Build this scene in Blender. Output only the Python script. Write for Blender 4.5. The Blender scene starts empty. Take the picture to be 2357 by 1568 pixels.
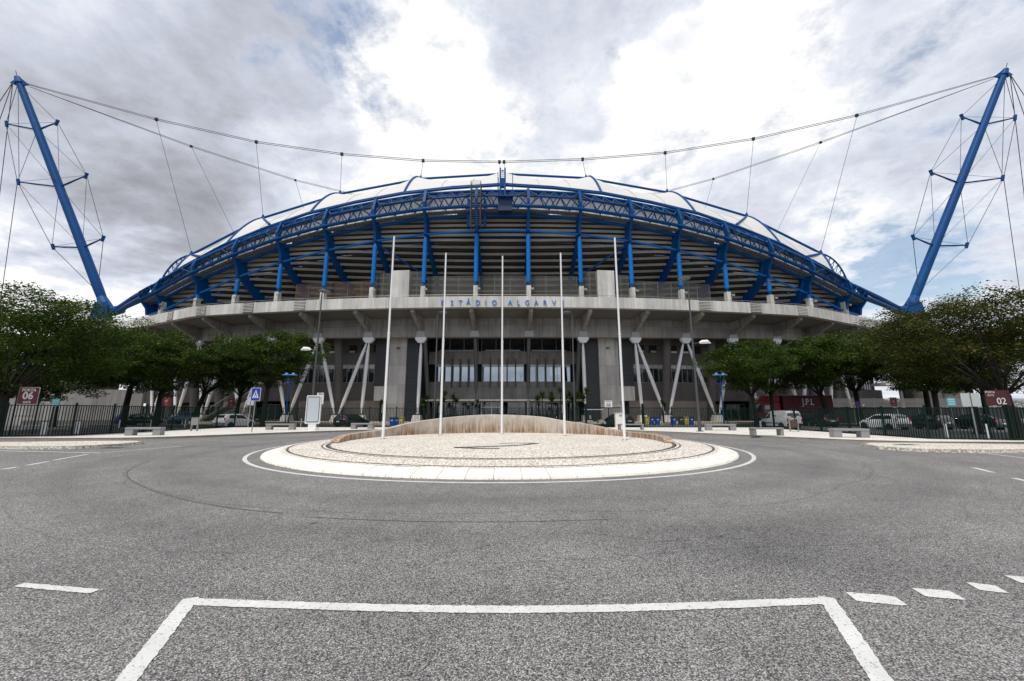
import bpy, math, random
import numpy as np
from mathutils import Vector, Matrix
random.seed(4); rng = np.random.default_rng(4)
C = bpy.context.scene
COL = C.collection
R_ = math.radians

# ------------------------------------------------------------------ camera
F0 = 916.0; PITCH = math.atan(166/916.0); CAMH = 1.6
SN, CS = math.sin(PITCH), math.cos(PITCH)
cd = bpy.data.cameras.new('camera'); cam = bpy.data.objects.new('camera', cd); COL.objects.link(cam)
cam.location = (0, 0, CAMH); cam.rotation_euler = (R_(90)+PITCH, 0, 0)
cd.sensor_width = 36; cd.lens = 36*F0/2357.0; cd.clip_end = 4000; cd.clip_start = 0.05
C.camera = cam

# ------------------------------------------------------------------ world
SUN_EL, SUN_AZ = 65.0, 210.0      # azimuth clockwise from +Y: behind the camera, to the left
w = bpy.data.worlds.new('World'); C.world = w; w.use_nodes = True
nt = w.node_tree; nt.nodes.clear(); N = nt.nodes; L = nt.links
def wn(t, **k):
    n = N.new(t)
    for a, b in k.items(): setattr(n, a, b)
    return n
def wmath(op, a, b=None, c=None, clamp=False):
    n = wn('ShaderNodeMath', operation=op); n.use_clamp = clamp
    for i, v in enumerate((a, b, c)):
        if v is None: continue
        if isinstance(v, (int, float)): n.inputs[i].default_value = v
        else: L.new(v, n.inputs[i])
    return n.outputs[0]
def pixdir(x, y):
    v = 784-y
    return Vector(((x-1178.5), F0*CS - v*SN, F0*SN + v*CS)).normalized()
tc = wn('ShaderNodeTexCoord'); D = tc.outputs['Generated']
sep = wn('ShaderNodeSeparateXYZ'); L.new(D, sep.inputs[0])
zc = wmath('MAXIMUM', sep.outputs[2], 0.0); zz = wmath('ADD', zc, 0.22)
px = wmath('DIVIDE', sep.outputs[0], zz); py = wmath('DIVIDE', sep.outputs[1], zz)
cmb = wn('ShaderNodeCombineXYZ'); L.new(px, cmb.inputs[0]); L.new(py, cmb.inputs[1]); cmb.inputs[2].default_value = 3.7
def noise(scale, detail, rough, dist=0.0, vec=None):
    n = wn('ShaderNodeTexNoise'); n.inputs['Scale'].default_value = scale; n.inputs['Detail'].default_value = detail
    n.inputs['Roughness'].default_value = rough; n.inputs['Distortion'].default_value = dist
    L.new(vec or cmb.outputs[0], n.inputs['Vector']); return n.outputs['Fac']
n1 = noise(1.15, 10, 0.58, 0.3); n2 = noise(2.9, 10, 0.62, 0.2); n3 = noise(6.5, 9, 0.66, 0.15)
def colnoise(scale, detail, rough):
    n = wn('ShaderNodeTexNoise'); n.inputs['Scale'].default_value = scale; n.inputs['Detail'].default_value = detail; n.inputs['Roughness'].default_value = rough
    L.new(cmb.outputs[0], n.inputs['Vector']); return n.outputs['Color']
def warped(amt, scale, det=7):           # direction pushed about by noise, so cloud masses get billowed edges
    s_ = wn('ShaderNodeVectorMath', operation='SUBTRACT'); L.new(colnoise(scale, det, .62), s_.inputs[0]); s_.inputs[1].default_value = (.5,.5,.5)
    k = wn('ShaderNodeVectorMath', operation='SCALE'); L.new(s_.outputs[0], k.inputs[0]); k.inputs['Scale'].default_value = amt
    a_ = wn('ShaderNodeVectorMath', operation='ADD'); L.new(D, a_.inputs[0]); L.new(k.outputs[0], a_.inputs[1])
    nn = wn('ShaderNodeVectorMath', operation='NORMALIZE'); L.new(a_.outputs[0], nn.inputs[0]); return nn.outputs[0]
WD = warped(.55, 2.6)
def spots(lst, src=None, sharp=0):
    acc = None
    for x, y, a, k in lst:
        d = pixdir(x, y)
        vm = wn('ShaderNodeVectorMath', operation='DOT_PRODUCT'); L.new(src or WD, vm.inputs[0]); vm.inputs[1].default_value = d
        p = wmath('POWER', wmath('MAXIMUM', vm.outputs['Value'], 0.0), k)
        if sharp: p = wmath('MULTIPLY_ADD', p, sharp, -(sharp-1)*.5, clamp=True)
        p = wmath('MULTIPLY', p, a)
        acc = p if acc is None else wmath('ADD', acc, p)
    return acc
bri = spots([(985,230,.36,38),(1660,220,.24,70),(1310,360,.05,60),(740,330,.12,120),(2080,600,.18,60)], sharp=2.6)
bri2 = spots([(1000,330,.12,60),(1500,330,.10,60),(100,640,.24,70),(130,60,.14,60),(330,690,.16,120),(420,90,-.26,36),(640,160,-.14,110),(330,560,-.32,80),(190,430,-.08,60),(500,470,-.16,90)])
b = wmath('MULTIPLY_ADD', n1, 0.7, 0.40)
b = wmath('MULTIPLY_ADD', n2, 0.85, wmath('ADD', b, -0.425))
b = wmath('MULTIPLY_ADD', n3, 0.55, wmath('ADD', b, -0.275))
b = wmath('ADD', b, wmath('ADD', wmath('ADD', bri, bri2), -0.04), clamp=True)
ramp = wn('ShaderNodeValToRGB'); L.new(b, ramp.inputs[0])
e = ramp.color_ramp.elements
e[0].position = 0.05; e[0].color = (.33,.345,.385,1); e[1].position = 0.92; e[1].color = (1.22,1.22,1.22,1)
for p, c in ((.33,(.50,.52,.575,1)),(.58,(.70,.74,.86,1)),(.78,(.92,.96,1.06,1))):
    q = e.new(p); q.color = c
sky = wn('ShaderNodeTexSky', sky_type='NISHITA'); sky.sun_disc = False
sky.sun_elevation = R_(SUN_EL); sky.sun_rotation = R_(SUN_AZ); sky.air_density = 1.2; sky.dust_density = 1.0
skm = wn('ShaderNodeVectorMath', operation='SCALE'); L.new(sky.outputs[0], skm.inputs[0]); skm.inputs['Scale'].default_value = 1.4
bl = spots([(775,70,.6,240),(745,90,.2,900),(2060,650,.62,260),(2140,600,.15,200),(830,130,.3,300),(560,30,.25,120),(1980,640,.25,400),(1180,330,.16,500),(1900,190,.16,300),(1100,60,.16,120),(1420,230,.12,300),(2200,470,.12,120),
            (960,210,-.4,120),(430,120,-.5,60),(1650,190,-.3,160),(300,560,-.5,60)])
m = wmath('MULTIPLY_ADD', n3, 2.4, -1.28)
m = wmath('ADD', wmath('MULTIPLY_ADD', n2, 0.9, wmath('ADD', m, -0.47)), bl)
m = wmath('MULTIPLY', m, 1.6, clamp=True); m = wmath('MULTIPLY', m, 0.8)
cl = wn('ShaderNodeVectorMath', operation='SCALE'); L.new(ramp.outputs[0], cl.inputs[0]); cl.inputs['Scale'].default_value = 1/0.12
mix = wn('ShaderNodeMix', data_type='RGBA'); L.new(m, mix.inputs[0]); L.new(cl.outputs[0], mix.inputs[6]); L.new(skm.outputs[0], mix.inputs[7])
bg = wn('ShaderNodeBackground'); L.new(mix.outputs[2], bg.inputs[0]); bg.inputs[1].default_value = 0.12
out = wn('ShaderNodeOutputWorld'); L.new(bg.outputs[0], out.inputs[0])

sd = bpy.data.lights.new('sun', 'SUN'); sd.energy = 3.3; sd.angle = R_(7); sd.color = (1, .955, .89)
so = bpy.data.objects.new('sun', sd); COL.objects.link(so)
az, el = R_(SUN_AZ), R_(SUN_EL)
sv = Vector((math.sin(az)*math.cos(el), math.cos(az)*math.cos(el), math.sin(el)))
so.rotation_euler = sv.to_track_quat('Z', 'Y').to_euler(); so.location = (0, -30, 60)
C.view_settings.view_transform = 'Standard'; C.view_settings.look = 'None'
C.view_settings.exposure = -0.2; C.view_settings.gamma = 1.0

# ------------------------------------------------------------------ pixel helpers (2357 x 1568 reference grid)
def ray(x, y):
    v = 784-y
    return ((x-1178.5), F0*CS - v*SN, F0*SN + v*CS)
def atY(x, y, Y):
    a, b_, c = ray(x, y); return Vector((a/b_*Y, Y, CAMH + c/b_*Y))
def gr(x, y, z=0.0):
    a, b_, c = ray(x, y); t = (z-CAMH)/c; return Vector((a*t, b_*t, z))
X0, Y0, RR = -1.5, 58.5, 200.0
def P(s, d, z):
    f = s/RR; return Vector((X0+(RR+d)*math.sin(f), Y0+RR-(RR+d)*math.cos(f), z))
def Q(s, d, z):
    if abs(s) <= 46: return P(s, d, z)
    sg = 1 if s > 0 else -1
    p = P(sg*46, d, z); k = abs(s)-46; a = R_(26.5)
    return p + Vector((sg*k*math.cos(a), k*math.sin(a), 0))
def atD(x, y, d):
    a, b_, c = ray(x, y); k = a/b_
    lo, hi = -0.6, 0.6
    for _ in range(60):
        f = (lo+hi)/2; p = P(f*RR, d, 0)
        if p.x/p.y < k: lo = f
        else: hi = f
    p = P(lo*RR, d, 0); return Vector((p.x, p.y, CAMH + c/b_*p.y))

# ------------------------------------------------------------------ materials
MATS = {}
def mat(name, col, rough=.6, metal=0, var=0.0, vscale=1.0, bump=0.0, bscale=20.0, streak=0.0, panel=None, spec=.5,
        speck=None, brick=None, coat=0.0, alpha_glass=False, col2=None, stretch=(1,1,1), stain=None):
    """procedural principled material: tonal noise, vertical streaks, formwork joints, speckle, bump"""
    if name in MATS: return MATS[name]
    m = bpy.data.materials.new(name); m.use_nodes = True; MATS[name] = m
    t = m.node_tree; ns = t.nodes; lk = t.links; bs = ns['Principled BSDF']
    bs.inputs['Roughness'].default_value = rough; bs.inputs['Metallic'].default_value = metal
    bs.inputs['Specular IOR Level'].default_value = spec; bs.inputs['Coat Weight'].default_value = coat
    tcn = ns.new('ShaderNodeTexCoord'); src = tcn.outputs['Object']
    if stretch != (1,1,1):
        mp = ns.new('ShaderNodeMapping'); mp.inputs['Scale'].default_value = stretch; lk.new(src, mp.inputs[0]); src = mp.outputs[0]
    def M_(op, a, b=None, c=None, clamp=False):
        n = ns.new('ShaderNodeMath'); n.operation = op; n.use_clamp = clamp
        for i, v in enumerate((a, b, c)):
            if v is None: continue
            if isinstance(v, (int, float)): n.inputs[i].default_value = v
            else: lk.new(v, n.inputs[i])
        return n.outputs[0]
    def NZ(scale, det=5, ro=.6, vec=None):
        n = ns.new('ShaderNodeTexNoise'); n.inputs['Scale'].default_value = scale; n.inputs['Detail'].default_value = det
        n.inputs['Roughness'].default_value = ro; lk.new(vec or src, n.inputs['Vector']); return n.outputs['Fac']
    def MP(sc, loc=(0,0,0)):
        mp = ns.new('ShaderNodeMapping'); mp.inputs['Scale'].default_value = sc; mp.inputs['Location'].default_value = loc
        lk.new(src, mp.inputs[0]); return mp.outputs[0]
    fac = None
    def mul(f):
        nonlocal fac
        fac = f if fac is None else M_('MULTIPLY', fac, f)
    if var: mul(M_('MULTIPLY_ADD', NZ(vscale), 2*var*1.6, 1-var*1.6))
    if speck:
        sc, amt = speck
        mul(M_('MULTIPLY_ADD', NZ(sc, 3, .8), 2*amt*2, 1-amt*2))
    if streak: mul(M_('MULTIPLY_ADD', NZ(1.0, 6, .65, MP((2.2,2.2,.16))), 2*streak*1.7, 1-streak*1.7))
    if panel:
        (pw, ph, pd) = panel
        sp = ns.new('ShaderNodeSeparateXYZ'); lk.new(src, sp.inputs[0])
        a = M_('LESS_THAN', M_('FRACT', M_('DIVIDE', sp.outputs[0], pw)), .05/pw)
        b2 = M_('LESS_THAN', M_('FRACT', M_('DIVIDE', sp.outputs[2], ph)), .05/ph)
        j = M_('MAXIMUM', a, b2); mul(M_('MULTIPLY_ADD', j, -pd, 1.0))
        # panel to panel tone
        wv = ns.new('ShaderNodeTexWhiteNoise'); wv.noise_dimensions = '2D'
        cb = ns.new('ShaderNodeCombineXYZ'); lk.new(M_('FLOOR', M_('DIVIDE', sp.outputs[0], pw)), cb.inputs[0]); lk.new(M_('FLOOR', M_('DIVIDE', sp.outputs[2], ph)), cb.inputs[1])
        lk.new(cb.outputs[0], wv.inputs['Vector']); mul(M_('MULTIPLY_ADD', wv.outputs['Value'], .26, .87))
    base = ns.new('ShaderNodeMix'); base.data_type = 'RGBA'
    base.inputs[6].default_value = (*col, 1); base.inputs[7].default_value = (*(col2 or col), 1)
    if col2: lk.new(M_('MULTIPLY_ADD', NZ(vscale*1.7, 4), 3.0, -1.0, clamp=True), base.inputs[0])
    o = base.outputs[2]
    if brick:
        bt = ns.new('ShaderNodeTexBrick'); mp2 = ns.new('ShaderNodeMapping'); mp2.inputs['Rotation'].default_value = (R_(90), 0, 0)
        lk.new(src, mp2.inputs[0]); lk.new(mp2.outputs[0], bt.inputs[0])
        bt.inputs['Scale'].default_value = 1.0; bt.inputs['Brick Width'].default_value = brick[0]; bt.inputs['Row Height'].default_value = brick[1]
        bt.inputs['Mortar Size'].default_value = brick[2]
        bt.inputs['Color1'].default_value = (*col,1); bt.inputs['Color2'].default_value = (*(col2 or col),1); bt.inputs['Mortar'].default_value = (*[c*.55 for c in col],1)
        o = bt.outputs['Color']
    if stain:   # (z low, z high, rust colour): water stains running down from z high
        sp = ns.new('ShaderNodeSeparateXYZ'); lk.new(src, sp.inputs[0])
        g = M_('DIVIDE', M_('SUBTRACT', stain[1], sp.outputs[2]), stain[1]-stain[0], clamp=True)
        s_ = NZ(1.0, 8, .75, MP((7.0,7.0,.5)))
        big = NZ(.35, 3, .6)
        f_ = M_('MULTIPLY', M_('MULTIPLY_ADD', s_, 6.0, -2.3, clamp=True), M_('MULTIPLY_ADD', big, 4, -1.1, clamp=True), clamp=True)
        f_ = M_('MULTIPLY', f_, M_('MULTIPLY_ADD', g, 1.25, -.05, clamp=True))
        mx = ns.new('ShaderNodeMix'); mx.data_type = 'RGBA'; lk.new(f_, mx.inputs[0]); lk.new(o, mx.inputs[6]); mx.inputs[7].default_value = (*stain[2], 1)
        o = mx.outputs[2]
    if fac is not None:
        sc = ns.new('ShaderNodeVectorMath'); sc.operation = 'SCALE'; lk.new(o, sc.inputs[0]); lk.new(fac, sc.inputs['Scale']); o = sc.outputs[0]
    lk.new(o, bs.inputs['Base Color'])
    if bump:
        bp = ns.new('ShaderNodeBump'); bp.inputs['Strength'].default_value = min(1, bump); bp.inputs['Distance'].default_value = .02
        lk.new(NZ(bscale, 4, .7), bp.inputs['Height']); lk.new(bp.outputs[0], bs.inputs['Normal'])
    return m
BLUE = mat('blue_paint', (.001,.062,.215), .55, var=.14, vscale=.6, streak=.12, spec=.18)
BLUE2 = mat('faded_blue_paint', (.004,.15,.50), .6, spec=.2, streak=.12, var=.16, vscale=1.5)
CONC = mat('stained_concrete', (.265,.25,.232), .85, var=.34, vscale=.28, streak=.42, panel=(2.02,2.9,.4), bump=.4, bscale=6)
CONC_L = mat('pale_concrete', (.54,.525,.49), .8, var=.18, vscale=.5, streak=.34, panel=(2.02,9.0,.22), bump=.3, bscale=8)
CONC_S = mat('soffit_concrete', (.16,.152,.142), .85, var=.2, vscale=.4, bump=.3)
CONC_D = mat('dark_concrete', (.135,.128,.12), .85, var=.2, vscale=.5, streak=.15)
TIER = mat('precast_tier', (.31,.295,.27), .8, var=.38, vscale=.6, stretch=(.35,1,2.5))
BLOCK = mat('split_block', (.42,.37,.33), .85, brick=(.42,.2,.012), col2=(.34,.3,.27), var=.1)
LOUV = mat('charcoal_louver', (.085,.087,.095), .5, var=.1)
WHITE_P = mat('white_paint', (.80,.81,.82), .4, var=.05, vscale=1, streak=.05)
GREY_M = mat('galvanised_steel', (.30,.31,.31), .45, .5, var=.1)
DKGREY = mat('dark_steel', (.075,.08,.085), .5, .2, var=.1)
MEMB = mat('roof_membrane_white', (.60,.59,.565), .6, var=.05, vscale=.4)
CLAD = mat('cladding_white', (.80,.79,.76), .6, var=.12, vscale=.8, panel=(1.0,30.0,.4))
GLASS = mat('window_glass', (.02,.025,.03), .04, spec=1.0, coat=1.0)
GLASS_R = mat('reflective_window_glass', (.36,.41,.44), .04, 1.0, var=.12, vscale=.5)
GLASS_B = mat('blind_window_glass', (.45,.48,.5), .12, spec=.8, var=.1)
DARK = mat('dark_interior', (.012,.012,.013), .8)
GREEN = mat('green_paint', (.0025,.017,.013), .6, var=.1, spec=.15)
KERB = mat('kerb_stone', (.24,.22,.19), .85, var=.25, vscale=1.2, speck=(25,.07))
BENCHM = mat('bench_concrete', (.25,.25,.25), .85, var=.1, vscale=4, speck=(60,.15))
BARK = mat('tree_bark', (.022,.018,.014), .9, var=.3, vscale=6, bump=.6, bscale=30)
RED = mat('dark_red_paint', (.11,.006,.014), .45, var=.1)
REDB = mat('bright_red_paint', (.30,.008,.024), .4, var=.08)
RUB = mat('tyre_rubber', (.015,.015,.015), .8)
TAIL = mat('tail_light_red', (.6,.01,.01), .2)
CYAN = mat('cyan_paint', (.10,.52,.60), .5)
SIGNB = mat('sign_blue', (.012,.04,.34), .4)
BLACK = mat('black_paint', (.01,.01,.011), .3)

def asphalt(name, base, k=1.0):
    m = bpy.data.materials.new(name); m.use_nodes = True
    t = m.node_tree; ns = t.nodes; lk = t.links; bs = ns['Principled BSDF']; bs.inputs['Roughness'].default_value = .85
    bs.inputs['Specular IOR Level'].default_value = .3
    tcn = ns.new('ShaderNodeTexCoord'); src = tcn.outputs['Object']
    def M_(op, a, b=None, c=None, clamp=False):
        n = ns.new('ShaderNodeMath'); n.operation = op; n.use_clamp = clamp
        for i, v in enumerate((a, b, c)):
            if v is None: continue
            if isinstance(v, (int, float)): n.inputs[i].default_value = v
            else: lk.new(v, n.inputs[i])
        return n.outputs[0]
    def NZ(s, d, r, v=None):
        n = ns.new('ShaderNodeTexNoise'); n.inputs['Scale'].default_value = s; n.inputs['Detail'].default_value = d; n.inputs['Roughness'].default_value = r
        lk.new(v or src, n.inputs['Vector']); return n.outputs['Fac']
    vo = ns.new('ShaderNodeTexVoronoi'); vo.inputs['Scale'].default_value = 100; lk.new(src, vo.inputs['Vector'])
    sp = ns.new('ShaderNodeSeparateColor'); lk.new(vo.outputs['Color'], sp.inputs[0])
    chips = M_('POWER', sp.outputs[0], 1.8)
    gap = M_('MULTIPLY_ADD', vo.outputs['Distance'], -1.1, 1.1, clamp=True)
    f = M_('MULTIPLY', M_('MULTIPLY_ADD', chips, 1.45, .44), gap)
    f = M_('MULTIPLY', f, M_('MULTIPLY_ADD', NZ(24, 3, .7), .9, .55))
    f = M_('MULTIPLY', f, M_('MULTIPLY_ADD', NZ(.28, 7, .65), 1.1, .45))
    f = M_('MULTIPLY', f, M_('MULTIPLY_ADD', NZ(2.2, 4, .6), .36, .82))
    # polished wheel tracks round the island: rings of radius 12.7 and 14.8 around (-.45, 20.3)
    sx = ns.new('ShaderNodeSeparateXYZ'); lk.new(src, sx.inputs[0])
    dx = M_('ADD', sx.outputs[0], .45); dy = M_('ADD', sx.outputs[1], -20.3)
    r = M_('SQRT', M_('ADD', M_('MULTIPLY', dx, dx), M_('MULTIPLY', dy, dy)))
    wob = M_('MULTIPLY_ADD', NZ(.22, 3, .5), 1.6, -.8)
    r = M_('ADD', r, wob)
    for rad, wd, am in ((12.5,.6,.16),(14.7,.7,.14),(16.6,.35,.08),(13.5,.05,.25),(15.6,.03,.2)):
        g = M_('DIVIDE', M_('ABSOLUTE', M_('SUBTRACT', r, rad)), wd)
        g = M_('SUBTRACT', 1.0, g, clamp=True); f = M_('MULTIPLY', f, M_('MULTIPLY_ADD', g, -am, 1.0))
    # sealed crack lines
    vc = ns.new('ShaderNodeTexVoronoi'); vc.feature = 'DISTANCE_TO_EDGE'; vc.inputs['Scale'].default_value = .11
    nv = ns.new('ShaderNodeTexNoise'); nv.inputs['Scale'].default_value = .8; nv.inputs['Detail'].default_value = 6; lk.new(src, nv.inputs['Vector'])
    va = ns.new('ShaderNodeVectorMath'); va.operation = 'ADD'; lk.new(src, va.inputs[0]); lk.new(nv.outputs['Color'], va.inputs[1]); lk.new(va.outputs[0], vc.inputs['Vector'])
    ck = M_('LESS_THAN', vc.outputs['Distance'], .0005); f = M_('MULTIPLY', f, M_('MULTIPLY_ADD', ck, -.5, 1.0))
    cm = ns.new('ShaderNodeMix'); cm.data_type = 'RGBA'; lk.new(sp.outputs[1], cm.inputs[0]); cm.inputs[6].default_value = (base[0]*1.07,base[1]*.99,base[2]*.95,1); cm.inputs[7].default_value = (base[0]*.93,base[1]*1.0,base[2]*1.05,1)
    sc = ns.new('ShaderNodeVectorMath'); sc.operation = 'SCALE'; lk.new(cm.outputs[2], sc.inputs[0]); lk.new(f, sc.inputs['Scale'])
    lk.new(sc.outputs[0], bs.inputs['Base Color'])
    bp = ns.new('ShaderNodeBump'); bp.inputs['Strength'].default_value = .9; bp.inputs['Distance'].default_value = .006*k
    lk.new(vo.outputs['Distance'], bp.inputs['Height']); lk.new(bp.outputs[0], bs.inputs['Normal'])
    MATS[name] = m; return m
ASPH = asphalt('asphalt', (.385,.372,.357)); ASPH2 = asphalt('parking_asphalt', (.22,.217,.215))

def cobble(name, c1, c2, gapc, size=.11, rough=.8):
    m = bpy.data.materials.new(name); m.use_nodes = True
    t = m.node_tree; ns = t.nodes; lk = t.links; bs = ns['Principled BSDF']; bs.inputs['Roughness'].default_value = rough
    tcn = ns.new('ShaderNodeTexCoord'); src = tcn.outputs['Object']
    vo = ns.new('ShaderNodeTexVoronoi'); vo.inputs['Scale'].default_value = 1/size; vo.inputs['Randomness'].default_value = .85; lk.new(src, vo.inputs['Vector'])
    ve = ns.new('ShaderNodeTexVoronoi'); ve.feature = 'DISTANCE_TO_EDGE'; ve.inputs['Scale'].default_value = 1/size; ve.inputs['Randomness'].default_value = .85; lk.new(src, ve.inputs['Vector'])
    sp = ns.new('ShaderNodeSeparateColor'); lk.new(vo.outputs['Color'], sp.inputs[0])
    mx = ns.new('ShaderNodeMix'); mx.data_type = 'RGBA'; lk.new(sp.outputs[0], mx.inputs[0]); mx.inputs[6].default_value = (*c1,1); mx.inputs[7].default_value = (*c2,1)
    nz = ns.new('ShaderNodeTexNoise'); nz.inputs['Scale'].default_value = .5; nz.inputs['Detail'].default_value = 7; nz.inputs['Roughness'].default_value = .7; lk.new(src, nz.inputs['Vector'])
    ma = ns.new('ShaderNodeMath'); ma.operation = 'MULTIPLY_ADD'; lk.new(nz.outputs['Fac'], ma.inputs[0]); ma.inputs[1].default_value = .8; ma.inputs[2].default_value = .6
    sc = ns.new('ShaderNodeVectorMath'); sc.operation = 'SCALE'; lk.new(mx.outputs[2], sc.inputs[0]); lk.new(ma.outputs[0], sc.inputs['Scale'])
    lt = ns.new('ShaderNodeMath'); lt.operation = 'LESS_THAN'; lk.new(ve.outputs['Distance'], lt.inputs[0]); lt.inputs[1].default_value = .09
    m2 = ns.new('ShaderNodeMix'); m2.data_type = 'RGBA'; lk.new(lt.outputs[0], m2.inputs[0]); lk.new(sc.outputs[0], m2.inputs[6]); m2.inputs[7].default_value = (*gapc,1)
    lk.new(m2.outputs[2], bs.inputs['Base Color'])
    bp = ns.new('ShaderNodeBump'); bp.inputs['Strength'].default_value = .6; bp.inputs['Distance'].default_value = .02; lk.new(ve.outputs['Distance'], bp.inputs['Height']); lk.new(bp.outputs[0], bs.inputs['Normal'])
    MATS[name] = m; return m
COB = cobble('limestone_cobble', (.84,.785,.70), (.70,.65,.57), (.38,.33,.27), .12)
COBP = cobble('pavement_limestone', (.86,.83,.77), (.74,.71,.65), (.48,.45,.4), .07)
COBD = cobble('dark_cobble', (.10,.10,.105), (.16,.16,.16), (.08,.08,.07))
APRON = mat('apron_slab_stone', (.78,.73,.65), .8, var=.18, vscale=1.5, speck=(25,.1), bump=.2)
def linepaint():
    m = mat('road_paint', (.60,.60,.575), .7, var=.16, vscale=3)
    t = m.node_tree; ns = t.nodes; lk = t.links; bs = ns['Principled BSDF']
    tcn = ns.new('ShaderNodeTexCoord'); nz = ns.new('ShaderNodeTexNoise'); nz.inputs['Scale'].default_value = 38; nz.inputs['Detail'].default_value = 4; nz.inputs['Roughness'].default_value = .75
    lk.new(tcn.outputs['Object'], nz.inputs['Vector'])
    lt = ns.new('ShaderNodeMath'); lt.operation = 'MULTIPLY_ADD'; lk.new(nz.outputs['Fac'], lt.inputs[0]); lt.inputs[1].default_value = 12; lt.inputs[2].default_value = -4.2; lt.use_clamp = True
    tr = ns.new('ShaderNodeMix'); tr.data_type = 'RGBA'; lk.new(lt.outputs[0], tr.inputs[0]); tr.inputs[6].default_value = (.2,.195,.19,1)
    old = bs.inputs['Base Color'].links[0].from_socket; lk.new(old, tr.inputs[7]); lk.new(tr.outputs[2], bs.inputs['Base Color'])
    return m
PAINT = linepaint()
def leafmat(name, c1, c2, c3):
    m = bpy.data.materials.new(name); m.use_nodes = True
    t = m.node_tree; ns = t.nodes; lk = t.links; bs = ns['Principled BSDF']; bs.inputs['Roughness'].default_value = .6; bs.inputs['Specular IOR Level'].default_value = .12
    g = ns.new('ShaderNodeNewGeometry'); tcn = ns.new('ShaderNodeTexCoord')
    nz = ns.new('ShaderNodeTexNoise'); nz.inputs['Scale'].default_value = .9; nz.inputs['Detail'].default_value = 3; lk.new(tcn.outputs['Object'], nz.inputs['Vector'])
    wv = ns.new('ShaderNodeTexWhiteNoise'); wv.noise_dimensions = '1D'; lk.new(g.outputs['Random Per Island'], wv.inputs['W'])
    r = ns.new('ShaderNodeValToRGB'); a = ns.new('ShaderNodeMath'); a.operation = 'MULTIPLY_ADD'; lk.new(wv.outputs['Value'], a.inputs[0]); a.inputs[1].default_value = .55
    b_ = ns.new('ShaderNodeMath'); b_.operation = 'MULTIPLY_ADD'; lk.new(nz.outputs['Fac'], b_.inputs[0]); b_.inputs[1].default_value = 1.4; b_.inputs[2].default_value = -.5
    lk.new(b_.outputs[0], a.inputs[2]); lk.new(a.outputs[0], r.inputs[0])
    e = r.color_ramp.elements; e[0].position = .05; e[0].color = (*c1,1); e[1].position = 1; e[1].color = (*c3,1); q = e.new(.5); q.color = (*c2,1)
    lk.new(r.outputs[0], bs.inputs['Base Color'])
    tl = ns.new('ShaderNodeBsdfTranslucent'); lk.new(r.outputs[0], tl.inputs[0]); mx = ns.new('ShaderNodeMixShader'); mx.inputs[0].default_value = .25
    lk.new(bs.outputs[0], mx.inputs[1]); lk.new(tl.outputs[0], mx.inputs[2]); lk.new(mx.outputs[0], ns['Material Output'].inputs[0])
    MATS[name] = m; return m
LEAF = leafmat('green_leaf', (.012,.028,.005), (.038,.072,.010), (.14,.19,.026))
LEAFR = leafmat('autumn_leaf', (.012,.022,.005), (.038,.058,.010), (.18,.13,.03))
LEAFY = leafmat('yucca_leaf', (.02,.045,.01), (.04,.08,.018), (.09,.14,.035))
GRASS = mat('grass_blades', (.022,.05,.008), .8, var=.35, vscale=1.5, col2=(.06,.085,.02))

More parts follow.
